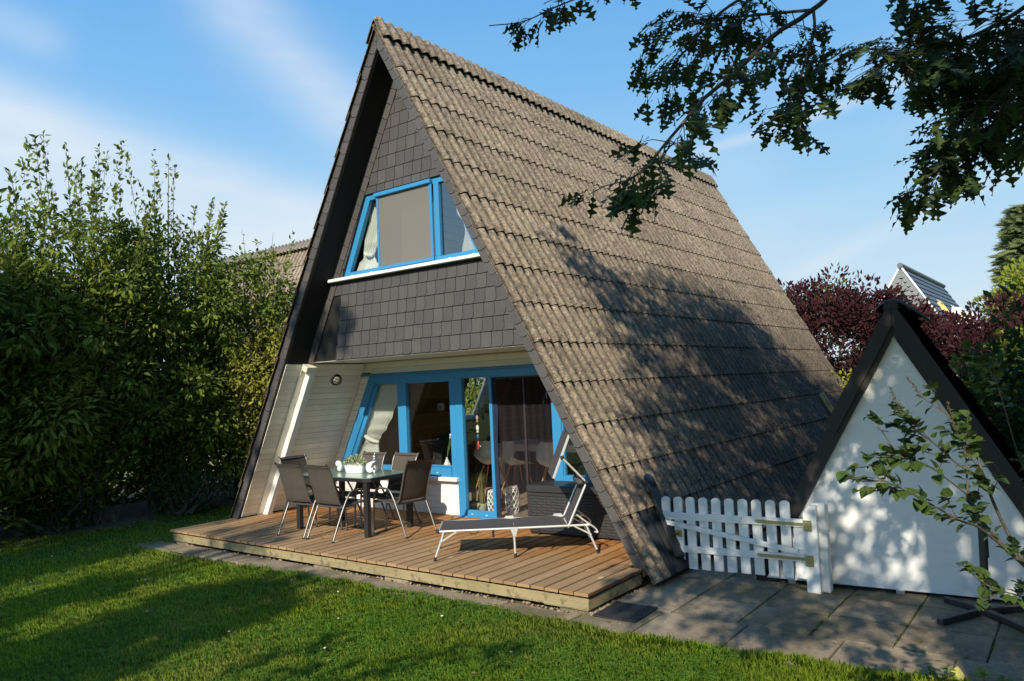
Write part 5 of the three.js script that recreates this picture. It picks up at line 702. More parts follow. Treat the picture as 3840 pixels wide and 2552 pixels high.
// ---------------------------------------------------------------- plants
const E1 = V(.9659, 0, -.2588), E2 = V(0, 1, 0).addScaledVector(SUN, -SUN.y).normalize();
function leafShape(len, wid, kind = 'plain') {                    // one leaf, base at the origin, growing along +y, face to +z, gently folded and drooping
  const t = new Tri(), bend = (x, y) => V(x, y, -.22 * y * y / len + Math.abs(x) * .25);
  if (kind === 'oak') {
    const half = []; for (let i = 0; i <= 20; i++) { const y = i / 20, env = .5 * Math.pow(Math.sin(Math.PI * Math.pow(y, 1.25)), .62) * (.45 + .6 * y); half.push([i === 20 ? 0 : Math.max(.02, env * (.56 + .44 * Math.cos(2 * Math.PI * (4.1 * y - .12)))), .02 + .98 * y]); } half[0] = [0, .02];
    for (const sd of [-1, 1]) for (let i = 0; i + 1 < half.length; i++) { const [xa, ya] = half[i], [xb, yb] = half[i + 1], p = (x, y) => bend(sd * x * wid * 1.25, y * len); const a = p(0, ya), b = p(xa, ya), c = p(xb, yb), d = p(0, yb); if (sd > 0) t.quad(a, b, c, d, [0, ya], [xa, ya], [xb, yb], [0, yb]); else t.quad(a, d, c, b, [0, ya], [0, yb], [xb, yb], [xa, ya]); }
    t.add(tube([V(0, -.12 * len, .004), V(0, .03 * len, 0)], .0016, 4));
  } else if (kind === 'heart') {
    const half = [[0, 0], [.32, -.03], [.5, .12], [.5, .32], [.36, .6], [.16, .84], [0, 1]];
    for (const sd of [-1, 1]) for (let i = 0; i + 1 < half.length; i++) { const [xa, ya] = half[i], [xb, yb] = half[i + 1], p = (x, y) => bend(sd * x * wid * 1.3, y * len); const m0 = p(0, Math.max(0, ya)), b = p(xa, ya), c = p(xb, yb), m1 = p(0, Math.max(0, yb)); if (sd > 0) t.quad(m0, b, c, m1); else t.quad(m0, m1, c, b); }
    t.add(tube([V(0, -.25 * len, .006), V(0, .03 * len, 0)], .0014, 4));
  } else { const w = wid / 2; t.quad(bend(0, 0), bend(w * .85, len * .33), bend(0, len * .5), bend(-w * .85, len * .33)); t.quad(bend(0, len * .5), bend(w * .85, len * .33), bend(w * .6, len * .7), bend(0, len)); t.quad(bend(0, len * .5), bend(0, len), bend(-w * .6, len * .7), bend(-w * .85, len * .33)); }
  return t;
}
function leafMatrix(p, dir, face, s) {                            // leaf at p pointing along dir, face turned towards `face`
  const y = dir.clone().normalize(), x = V().crossVectors(y, face); if (x.lengthSq() < 1e-6) x.set(1, 0, 0); x.normalize(); const z = V().crossVectors(x, y);
  return new THREE.Matrix4().makeBasis(x, y, z).scale(V(s, s, s)).setPosition(p);
}
function instanced(name, geo, mat, mats, cols, parent) { const im = new THREE.InstancedMesh(geo, mat, mats.length), c = new THREE.Color(); for (let i = 0; i < mats.length; i++) { im.setMatrixAt(i, mats[i]); im.setColorAt(i, c.setRGB(...cols[i])); } im.name = numbered(name); im.castShadow = im.receiveShadow = true; parent.add(im); return tag(im, null, null, null, 'stuff'); }
const rv = (r) => V(r() - .5, r() - .5, r() - .5).normalize();
const GEO = { small: leafShape(.085, .05).geo(), long: leafShape(.13, .05).geo(), oak: leafShape(.115, .062, 'oak').geo(), oakFar: leafShape(.11, .075).geo(), heart: leafShape(.068, .058, 'heart').geo(), broad: leafShape(.1, .07).geo(), plum: leafShape(.11, .06).geo() };
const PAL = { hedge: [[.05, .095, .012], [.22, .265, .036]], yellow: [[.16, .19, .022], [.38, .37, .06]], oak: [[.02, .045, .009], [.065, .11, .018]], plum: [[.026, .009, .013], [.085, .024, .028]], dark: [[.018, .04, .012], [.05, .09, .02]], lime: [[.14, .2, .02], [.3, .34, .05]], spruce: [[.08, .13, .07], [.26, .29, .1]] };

// upright bushy tree: shoots rise from the foot through an egg-shaped crown, leaves sit along them
function bush(name, label, cat, o) {
  const t = thing(name, label, cat, [o.x, groundY, o.z], 0, o.group), r = mulberry(o.seed), mats = [], cols = [], stems = new Tri(), pal = PAL[o.pal];
  const crown = (a, f) => { const w = Math.sin(Math.PI * clamp(.12 + f * .8)) ** .7; return [Math.cos(a) * o.rx * w, Math.sin(a) * o.rz * w]; };
  const put = (p, dir, tone) => { const l = V(dir.x * .6 + (r() - .5) * 1.5, dir.y * .7 + (r() - .5) * 1.1, dir.z * .6 + (r() - .5) * 1.5), s = o.leaf * (.65 + .7 * r()); mats.push(leafMatrix(p, l, V((r() - .5) * 1.6, 1 * r(), .5 + (r() - .5) * 1.6).normalize(), s)); const k = clamp(tone + (r() - .5) * .7); cols.push(r() < .012 ? [.34, .24, .06] : mix3(pal[0], pal[1], k)); };
  for (let i = 0; i < o.shoots; i++) {
    const a = r() * 6.2832, q = Math.sqrt(r()), hTop = o.h * (i % 4 ? .5 + .3 * r() : .78 + .22 * r()) * (1 - .2 * q * q), top = crown(a, .62), tx = top[0] * q, tz = top[1] * q, base = V((r() - .5) * o.foot, 0, (r() - .5) * o.foot), path = [];
    const lean = .25 + .5 * r(); for (let k = 0; k <= 8; k++) { const f = k / 8, w = Math.pow(f, .65 + lean * .4); path.push(V(lerp(base.x, tx, w) + Math.sin(f * 4 + i) * .06, hTop * f, lerp(base.z, tz, w) + Math.cos(f * 5 + i * 2) * .06)); }
    if (i < o.shoots * .6) stems.add(tube(path, path.map((_, k) => lerp(i < 7 ? .05 : .018, .003, k / 8)), 5, false));
    const c = new THREE.CatmullRomCurve3(path), n = Math.round(o.leaves / o.shoots * (.6 + .8 * r())), f0 = o.bare ?? .3, tone = .3 + .5 * fbm(a / 6.3, hTop / 9, 9, 9, 2, 3);
    for (let k = 0; k < n; k++) { const f = f0 + (1 - f0) * Math.pow(r(), .8), p = c.getPoint(Math.min(.999, f)), d = c.getTangent(Math.min(.999, f)), side = 1 - f, off = V(r() - .5, (r() - .5) * .6, r() - .5).multiplyScalar((o.spread ?? .5) * (i % 4 ? .5 + side * 1.3 : .1 + side * 1.3)); put(p.add(off), d.add(off.multiplyScalar(2)), tone); }
  }
  for (let i = 0; i < (o.puffs ?? 0); i++) { const v = rv(r), c = V(v.x * o.rx * .95, o.h * (.44 + v.y * .3), v.z * o.rz * .95), cr = (.28 + .3 * r()) * (o.pr ?? 1), tone = .25 + .65 * r(); for (let k = 0; k < 150; k++) { const w = rv(r), p = c.clone().addScaledVector(w, cr * Math.pow(r(), .45) * (1 - .25 * Math.abs(w.y))); mats.push(leafMatrix(p, w.clone().add(V(r() - .5, r() - .7, r() - .5)), w.clone().multiplyScalar(1.2).add(V(r() - .5, r(), r() - .5)), o.leaf * (.7 + .6 * r()))); cols.push(mix3(pal[0], pal[1], clamp(tone + (r() - .5) * .6))); } }
  mesh('stems', stems, M.bark, t); instanced('foliage', GEO[o.geo ?? 'small'], o.mat ?? M.leaf, mats, cols, t); return t;
}
const bushes = 'tall bushes along the garden edge';
bush('hedge_bush', 'broad yellow-green bush with long leaves at the near end of the tall bushes', 'bush', { x: -6.6, z: 2.6, rx: 1.7, rz: 1.9, h: 5.5, foot: .8, shoots: 150, leaves: 20000, puffs: 95, pr: 1.2, leaf: 1.15, geo: 'long', pal: 'hedge', seed: 101, bare: .1, spread: .75, group: bushes });
bush('hedge_bush', 'tallest upright bush with thin shoots reaching into the white cloud', 'bush', { x: -6.5, z: .85, rx: 1.4, rz: 1.5, h: 6.95, foot: .7, shoots: 110, leaves: 17000, puffs: 75, leaf: 1.15, pal: 'hedge', seed: 102, bare: .14, spread: .55, group: bushes });
bush('hedge_bush', 'second upright bush with pointed shoots beside the tallest one', 'bush', { x: -6.6, z: -.75, rx: 1.3, rz: 1.4, h: 6.85, foot: .6, shoots: 100, leaves: 14000, puffs: 65, leaf: 1.1, pal: 'hedge', seed: 103, bare: .15, spread: .5, group: bushes });
bush('hedge_bush', 'loose bush next to the dark rake of the house, neighbour roof showing through', 'bush', { x: -6.6, z: -2.3, rx: 1.2, rz: 1.4, h: 6.3, foot: .6, shoots: 95, leaves: 11500, puffs: 52, leaf: 1.1, pal: 'hedge', seed: 104, bare: .12, spread: .55, group: bushes });
bush('hedge_bush', 'low golden-leaved bush in front of the taller bushes, closest to the house rake', 'bush', { x: -5.75, z: -2.2, rx: .95, rz: 1.0, h: 4.1, foot: .4, shoots: 60, leaves: 5000, puffs: 34, leaf: .95, pal: 'yellow', seed: 105, bare: .35, spread: .6, group: bushes });
bush('hedge_bush', 'bush with arching outer branches at the far frame end of the row', 'bush', { x: -6.9, z: 4.4, rx: 1.6, rz: 1.5, h: 5.2, foot: .7, shoots: 80, leaves: 12000, puffs: 60, pr: 1.2, leaf: 1.1, geo: 'long', pal: 'hedge', seed: 106, bare: .1, spread: .75, group: bushes });
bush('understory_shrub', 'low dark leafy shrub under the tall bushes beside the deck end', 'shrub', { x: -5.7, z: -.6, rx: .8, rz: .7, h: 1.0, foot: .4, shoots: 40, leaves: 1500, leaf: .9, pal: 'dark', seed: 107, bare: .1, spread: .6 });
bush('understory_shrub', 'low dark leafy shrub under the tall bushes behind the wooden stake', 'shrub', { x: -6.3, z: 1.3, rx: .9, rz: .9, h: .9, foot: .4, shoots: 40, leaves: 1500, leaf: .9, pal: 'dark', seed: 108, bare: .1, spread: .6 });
{ // close dark hedge that backs the bushes, and the sunny one beyond the gap behind the house
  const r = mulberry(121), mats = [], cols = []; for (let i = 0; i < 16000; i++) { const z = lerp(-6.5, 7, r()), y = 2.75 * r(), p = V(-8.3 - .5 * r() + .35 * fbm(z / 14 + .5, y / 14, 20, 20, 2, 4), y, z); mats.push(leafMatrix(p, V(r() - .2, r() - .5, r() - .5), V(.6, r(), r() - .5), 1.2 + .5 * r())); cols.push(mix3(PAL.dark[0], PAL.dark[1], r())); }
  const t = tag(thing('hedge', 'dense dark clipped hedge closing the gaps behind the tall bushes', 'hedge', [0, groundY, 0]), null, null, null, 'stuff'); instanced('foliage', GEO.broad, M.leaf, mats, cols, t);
  const m2 = [], c2 = []; for (let i = 0; i < 9000; i++) { const x = lerp(-11.5, -5.5, r()), y = 3.4 * Math.pow(r(), .9), p = V(x, y, -10.2 - .9 * r() * (1 - y / 6)); m2.push(leafMatrix(p, V(r() - .5, r() - .7, r()), V(r() - .5, r(), .8), 1 + .5 * r())); c2.push(mix3(PAL.hedge[0], y < 1.9 ? PAL.yellow[1] : PAL.hedge[1], r())); }
  const u = tag(thing('hedge', 'sunny green bank seen through the house and its roof window', 'hedge', [0, groundY, 0]), null, null, null, 'stuff'); instanced('foliage', GEO.broad, M.leaf, m2, c2, u);
  const rd = thing('reed_clump', 'thin upright reeds beside the dark rake, before a blue and red sheet', 'reeds', [-6.1, groundY, -4.4]), g = new Tri(); for (let i = 0; i < 130; i++) { const x = (r() - .5) * 1.1, z = (r() - .5) * 1.8, h = 1.4 + 1.3 * r(); g.add(tube([V(x, 0, z), V(x + (r() - .5) * .25, h * .6, z + (r() - .5) * .25), V(x + (r() - .5) * .7, h, z + (r() - .5) * .6)], [.006, .005, .002], 4, false)); } mesh('reed_stems', g, std([.1, .1, .035], .9), rd);
  const b = thing('play_tent', 'blue sheet with red edge band half hidden by reeds next to the house rake', 'tent', [-10.6, groundY, -6.6], .5); mesh('sheet', plate([[-.9, 0], [1.1, 0], [1.1, 2.0], [-.9, .75]], -.6, 0), std([.1, .17, .36], .8), b); mesh('red_band', plate([[-.92, .62], [1.12, 1.86], [1.12, 2.06], [-.92, .82]], -.61, .02), std([.4, .03, .05], .7), b);
  const fc = thing('far_conifer', 'dark round treetop at the frame edge beyond the bushes', 'tree', [-15.5, 0, 5.5]); const m3 = [], c3 = []; for (let i = 0; i < 3500; i++) { const v = rv(r).multiplyScalar(1.9 * Math.cbrt(r())); m3.push(leafMatrix(V(v.x * 1.1, 4.4 + v.y * .95, v.z), rv(r), rv(r), 1.6)); c3.push(mix3(PAL.dark[0], PAL.dark[1], r())); } instanced('crown', GEO.broad, M.leaf, m3, c3, fc); mesh('trunk', tube([V(0, 0, 0), V(0, 4.5, 0)], [.2, .08], 7), M.bark, fc);
}

// rounded leafy crown of many clumps, for the trees farther off
function crownTree(name, label, cat, o) {
  const t = thing(name, label, cat, [o.x, groundY, o.z], 0, o.group), r = mulberry(o.seed), mats = [], cols = [], pal = PAL[o.pal], limbs = new Tri();
  limbs.add(tube(smooth([V(0, 0, 0), V(.08, o.y * .6, .05), V(0, o.y, 0)], 4), [.13, .12, .115, .11, .1, .09, .08, .07, .05], 7));
  for (let i = 0; i < o.clumps; i++) { const v = rv(r), k = Math.cbrt(.15 + .85 * r()), p = V(v.x * o.rx * k, o.y + v.y * o.ry * k, v.z * o.rz * k); if (p.y < .15) p.y = .15 + .3 * r(); if (i < 16) limbs.add(tube(smooth([V(0, o.y * .5, 0), V(p.x * .5, lerp(o.y * .55, p.y, .6), p.z * .5), p], 3), [.05, .04, .035, .03, .022, .015, .008], 5, false));
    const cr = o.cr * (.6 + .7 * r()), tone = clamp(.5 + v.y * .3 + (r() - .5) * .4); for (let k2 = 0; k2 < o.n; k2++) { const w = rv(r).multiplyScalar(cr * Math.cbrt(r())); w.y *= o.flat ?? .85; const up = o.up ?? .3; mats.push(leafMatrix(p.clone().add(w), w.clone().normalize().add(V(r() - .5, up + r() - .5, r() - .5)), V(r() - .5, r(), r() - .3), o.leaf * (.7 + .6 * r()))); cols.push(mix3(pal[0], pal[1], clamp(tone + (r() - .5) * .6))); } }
  mesh('trunk', limbs, M.bark, t); instanced('crown', GEO[o.geo ?? 'broad'], M.leaf, mats, cols, t); return t;
}
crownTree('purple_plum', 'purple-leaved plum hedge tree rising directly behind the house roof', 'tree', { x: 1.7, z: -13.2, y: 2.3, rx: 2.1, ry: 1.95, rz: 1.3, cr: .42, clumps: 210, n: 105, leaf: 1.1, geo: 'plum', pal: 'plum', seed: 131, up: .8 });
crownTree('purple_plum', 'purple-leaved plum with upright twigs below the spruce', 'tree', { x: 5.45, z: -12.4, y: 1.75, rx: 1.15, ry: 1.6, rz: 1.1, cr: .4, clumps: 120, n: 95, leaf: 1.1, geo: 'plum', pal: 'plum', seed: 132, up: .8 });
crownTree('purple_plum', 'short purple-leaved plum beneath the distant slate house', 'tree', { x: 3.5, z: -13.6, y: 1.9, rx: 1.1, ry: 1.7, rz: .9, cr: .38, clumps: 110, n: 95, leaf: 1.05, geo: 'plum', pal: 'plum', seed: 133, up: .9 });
crownTree('yellow_shrub', 'bright yellow-green shrub glowing below the plum at the roof edge', 'shrub', { x: 2.6, z: -10.6, y: .9, rx: .9, ry: 1.0, rz: .7, cr: .3, clumps: 40, n: 60, leaf: .9, pal: 'yellow', seed: 134 });
crownTree('lime_tree', 'yellow-green broadleaf crown in front of the spruce', 'tree', { x: 6.6, z: -15.5, y: 3.0, rx: 1.7, ry: 1.5, rz: 1.3, cr: .5, clumps: 75, n: 90, leaf: 1.3, pal: 'lime', seed: 135, up: .5 });
crownTree('green_tree', 'mid green tree top showing between plum hedge and roof edge', 'tree', { x: .6, z: -15.8, y: 2.9, rx: 1.3, ry: 1.75, rz: 1.2, cr: .4, clumps: 55, n: 70, leaf: 1.1, pal: 'hedge', seed: 136, up: .7 });
{ // spruce: whorls of hanging branches with short sprays
  const t = thing('spruce_tree', 'tall blue-green spruce at the frame edge behind the purple plum', 'tree', [5.75, 0, -20.5]), r = mulberry(141), mats = [], cols = [], br = new Tri(), H = 6.75; br.add(tube([V(0, 0, 0), V(0, H, 0)], [.22, .02], 8));
  const sp = new Tri(); for (let k = 0; k < 7; k++) { const f = k / 7; for (const sd of [-1, 1]) { const b = V(sd * .01, f * .2, 0), d = V(sd * .07 * (1 - f * .6), f * .2 + .05, -.012); sp.quad(V(0, f * .2, 0), b.clone().add(V(0, -.02, 0)), d, b.clone().add(V(0, .02, 0))); } } sp.quad(V(-.006, 0, 0), V(.006, 0, 0), V(.004, .24, 0), V(-.004, .24, 0));
  for (let w = 0; w < 30; w++) { const y = .5 + (H - .6) * (w + .8 * (r() - .5)) / 30, R = 1.45 * Math.pow(1 - w / 30.5, .8) + .12; for (let b = 0; b < 9; b++) { const a = b / 9 * 6.28 + w * .7 + r() * .3, q = R * (.8 + .35 * r()), d = V(Math.cos(a), 0, Math.sin(a)), tip = V(d.x * q, y - .22 * q + .1, d.z * q); if (w % 2 === 0) br.add(tube([V(0, y, 0), V(d.x * q * .5, y - .06, d.z * q * .5), tip], [.03, .018, .005], 4, false)); for (let k = 0; k < 17; k++) { const f = .2 + .8 * Math.sqrt(r()), p = V(0, y, 0).lerp(tip, f).add(V((r() - .5) * .3, (r() - .5) * .14, (r() - .5) * .3)); mats.push(leafMatrix(p, d.clone().add(V((r() - .5) * 1.6, -.3 - .3 * r() + .4 * f, (r() - .5) * 1.6)), rv(r), 1.3 + .8 * r())); cols.push(mix3(PAL.spruce[0], PAL.spruce[1], clamp(f * .7 + (r() - .5) * .6))); } } }
  mesh('trunk', br, M.bark, t); instanced('crown', sp.geo(), M.leaf, mats, cols, t);
}
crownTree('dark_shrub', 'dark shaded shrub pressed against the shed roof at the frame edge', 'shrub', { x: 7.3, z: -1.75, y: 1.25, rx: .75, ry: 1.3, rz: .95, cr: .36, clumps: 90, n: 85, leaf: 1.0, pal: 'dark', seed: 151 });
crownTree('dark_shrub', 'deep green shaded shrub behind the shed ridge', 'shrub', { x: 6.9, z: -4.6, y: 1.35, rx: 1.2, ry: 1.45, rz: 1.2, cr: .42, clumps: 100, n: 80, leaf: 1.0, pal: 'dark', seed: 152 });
crownTree('dark_shrub', 'lighter green shrub between the shed roof and the purple plum', 'shrub', { x: 6.5, z: -8.2, y: 1.2, rx: 1.5, ry: 1.3, rz: 1.2, cr: .42, clumps: 80, n: 75, leaf: 1.1, pal: 'hedge', seed: 153 });

// oak overhead: limbs in view with their own leaves, the rest of the crown above and behind the camera
function twigLeaves(r, at, dir, n, s, out, cols, pal, droop = .5) { for (let k = 0; k < n; k++) { const d = V(dir.x + (r() - .5) * 2.2, dir.y - droop * r() + (r() - .5) * 1.1, dir.z + (r() - .5) * 2.2).normalize(); out.push(leafMatrix(at.clone().addScaledVector(rv(r), .02), d, V((r() - .5), .9 + r(), (r() - .5)), s * (.55 + .75 * r()))); cols.push(mix3(pal[0], pal[1], r() < .06 ? 1 : r() * .8)); } }
{
  const t = thing('oak_tree', 'large oak overhead with lobed leaves hanging into the sky over the roof', 'tree'), r = mulberry(161), wood = new Tri(), mats = [], cols = [], G = a => a.map(p => V(...p));
  const limbs = [
    { p: [[6.08, 4.52, 1.6], [5.81, 4.01, 2.15], [5.68, 3.79, 2.48], [5.57, 3.52, 2.79], [5.51, 3.32, 3.08], [5.5, 3.14, 3.32], [5.5, 2.97, 3.56], [5.51, 2.84, 3.74], [5.49, 2.76, 3.9]], w: .016, n: 150, sp: .085, end: 1.5 },
    { p: [[5.81, 4.01, 2.15], [5.85, 3.8, 2.33], [5.82, 3.6, 2.45], [5.79, 3.42, 2.52], [5.75, 3.25, 2.62]], w: .01, n: 120, sp: .1, end: 1 },
    { p: [[5.81, 4.01, 2.15], [5.47, 4.04, 2.28], [5.19, 4.07, 2.37], [4.96, 4.05, 2.45]], w: .01, n: 150, sp: .15, end: .8 },
    { p: [[5.7, 4.3, 2.1], [5.4, 4.0, 2.5], [5.22, 3.8, 2.6], [5.1, 3.66, 2.66]], w: .01, n: 110, sp: .12, end: .6 },
    { p: [[4.92, 4.66, 2.11], [4.6, 4.36, 2.58], [4.49, 4.24, 2.78], [4.33, 4.16, 2.9], [4.17, 4.14, 3.03]], w: .006, n: 34, sp: .045, end: .6 },
    { p: [[5.35, 4.75, 2.4], [5.1, 4.5, 2.55], [4.9, 4.33, 2.62]], w: .007, n: 40, sp: .09, end: .8 },
    { p: [[6.96, 4.0, 1.65], [6.72, 3.75, 1.94], [6.51, 3.59, 2.21], [6.31, 3.5, 2.48], [6.23, 3.42, 2.66]], w: .014, n: 420, sp: .16, end: 1 },
    { p: [[6.98, 3.58, 1.6], [6.76, 3.34, 2.01], [6.6, 3.2, 2.24], [6.49, 3.02, 2.43], [6.42, 2.86, 2.6]], w: .012, n: 240, sp: .09, end: .5 },
    { p: [[6.42, 2.86, 2.6], [6.36, 2.79, 2.68], [6.3, 2.76, 2.75], [6.24, 2.71, 2.85]], w: .004, n: 12, sp: .03, end: .5 },
    { p: [[7.05, 3.85, 2.0], [6.85, 3.55, 2.2], [6.72, 3.3, 2.35], [6.66, 3.1, 2.5]], w: .01, n: 380, sp: .19, end: .9 },
    { p: [[6.6, 4.2, 2.2], [6.45, 3.9, 2.45], [6.42, 3.74, 2.6]], w: .01, n: 90, sp: .12, end: .8 },
  ];
  for (const L of limbs) { const c = new THREE.CatmullRomCurve3(G(L.p)), pts = c.getPoints(18); wood.add(tube(pts, pts.map((_, i) => lerp(L.w, .003, i / 18)), 6, false));
    const m = Math.round(L.n / 5 * 1.35); for (let i = 0; i < m; i++) { const f = .1 + .895 * Math.pow(r(), 1 / (1 + L.end * .3)), p = c.getPoint(f), d = c.getTangent(f), o = V((r() - .5) * 2, -r() * 1.3 + .35, (r() - .5) * 2).multiplyScalar(L.sp * 1.5), e = p.clone().add(o); wood.add(tube([p, p.clone().lerp(e, .6).add(V(0, .01, 0)), e], [.0028, .0022, .0015], 4, false)); twigLeaves(r, e, o.clone().normalize().addScaledVector(d, .6), 5, 1.12, mats, cols, PAL.oak, .7); } }
  // the hidden crown, thick enough to dapple the roof, the shed and the paving
  const poly = [[2.5, 4.15], [3.3, 5.7], [3.9, 6.15], [4.4, 5.6], [5.2, 6.0], [6.6, 5.6], [8.4, 4.6], [10.2, 3.5], [10.2, 0], [9, -1.15], [5.8, -1.1], [4.4, -1.05], [3.35, -.85], [3.1, -.2], [3.35, .9], [3.0, 1.7], [2.75, 2.6], [2.5, 3.4], [1.95, 3.8]];
  const insideP = (a, b) => { let c = false; for (let i = 0, j = poly.length - 1; i < poly.length; j = i++) if ((poly[i][1] > b) !== (poly[j][1] > b) && a < (poly[j][0] - poly[i][0]) * (b - poly[i][1]) / (poly[j][1] - poly[i][1]) + poly[i][0]) c = !c; return c; };
  const far = [], fcol = [], limb = (p) => { const root = V(8.3, 7.4, 8.6).lerp(V(8.1, 9.0, 8.0), clamp((p.y - 4) / 5)); wood.add(tube(smooth([root, root.clone().lerp(p, .5).add(V(0, .25, 0)), p], 4), [.06, .05, .042, .034, .027, .02, .014, .009, .005], 5, false)); };
  let made = 0; for (let i = 0; made < 1000 && i < 18000; i++) { const a = lerp(1.9, 10.2, r()), b = lerp(-1.2, 6.2, r()); if (!insideP(a, b)) continue; const gap = fbm(a / 10 + .1, b / 10 + .3, 12, 12, 2, 9); if (gap > .7 && r() < .6) continue; made++; const p = V().addScaledVector(E1, a).addScaledVector(E2, b).addScaledVector(SUN, lerp(8.6, 11.4, r())); if (made % 9 === 0) limb(p); const cr = Math.min(.2 + .26 * r(), b + 1.25), n = Math.round(48 * cr / .3); for (let k = 0; k < n; k++) { const w = rv(r).multiplyScalar(cr * Math.cbrt(r())); far.push(leafMatrix(p.clone().add(w), w.clone().normalize().add(V(r() - .5, -.4 * r(), r() - .5)), V(r() - .5, .6 + r(), r() - .5), .85 + .5 * r())); fcol.push(mix3(PAL.oak[0], PAL.oak[1], r())); } }
  for (const [a, b] of [[1.95, 4.1], [2.15, 3.95], [1.2, -1.65], [.95, -1.85], [2.05, -1.72], [1.75, -1.95], [2.3, -1.6], [2.7, -1.5], [1.35, -1.95]]) { const p = V().addScaledVector(E1, a).addScaledVector(E2, b).addScaledVector(SUN, 9); for (let k = 0; k < 26; k++) { const w = rv(r).multiplyScalar(.17 * Math.cbrt(r())); far.push(leafMatrix(p.clone().add(w), rv(r), V(r() - .5, .6 + r(), r() - .5), .8 + .5 * r())); fcol.push(PAL.oak[0]); } }
  mesh('trunk', new Tri().add(tube(smooth([V(9.2, -.1, 10.2), V(9.0, 2.5, 10.0), V(8.6, 5.2, 9.4), V(8.3, 7.4, 8.6), V(8.1, 9.0, 8.0)], 4), Array.from({ length: 17 }, (_, i) => lerp(.34, .06, i / 16)), 10)), M.bark, t);
  for (const b of [[V(8.6, 5.2, 9.4), V(7.9, 5.1, 5.0), V(6.08, 4.52, 1.6)], [V(8.6, 5.2, 9.4), V(8.3, 4.9, 4.6), V(6.96, 4.0, 1.65)], [V(6.08, 4.52, 1.6), V(5.6, 4.9, 2.1), V(5.35, 4.75, 2.4)], [V(5.6, 4.9, 2.1), V(5.2, 4.85, 2.05), V(4.92, 4.66, 2.11)], [V(6.96, 4.0, 1.65), V(7.1, 3.8, 1.6), V(6.98, 3.58, 1.6)], [V(8.3, 4.9, 4.6), V(7.5, 4.4, 2.6), V(7.05, 3.85, 2.0)]]) wood.add(tube(smooth(b, 8), Array.from({ length: 17 }, (_, i) => lerp(.045, .014, i / 16)), 7, false));
  mesh('branches', wood, M.bark, t);
  const nL = Math.min(290, mats.length), step = mats.length / nL, pick = new Set(); for (let i = 0; i < nL; i++) pick.add(Math.floor(i * step));
  const lm = [0, .35, .7, 1].map(k => { const m = M.leafGloss.clone(); m.color = lin(...mix3(PAL.oak[0], [.07, .125, .02], k)); return m; }), rest = [], rcol = []; mats.forEach((m, i) => { if (pick.has(i)) { const o = mesh('leaf', GEO.oak, lm[Math.floor(r() * r() * 4)], t); o.applyMatrix4(m); } else { rest.push(m); rcol.push(cols[i]); } });
  instanced('foliage', GEO.oak, M.leafGloss, rest, rcol, t); instanced('crown', GEO.oakFar, M.leaf, far, fcol, t);
}
{ // tall trees added out of frame to block sky light from roof and shed
  const t = tag(thing('hedge', 'added tall dark mass of unseen trees blocking sky light beyond the shed', 'hedge', [0, 0, 0]), null, null, null, 'stuff'), r = mulberry(211), m = [], c = [];
  for (let i = 0; i < 15000; i++) { const z = lerp(-27, 7, r()), y = 9.5 * r(), x = 10.6 + .12 * y + 1.6 * r(); m.push(leafMatrix(V(x, y, z), rv(r), V(-.8, r() - .3, r() - .5), 4.2 + 2 * r())); c.push(mix3(PAL.oak[0], PAL.oak[1], r())); } instanced('foliage', GEO.broad, M.leaf, m, c, t);
}
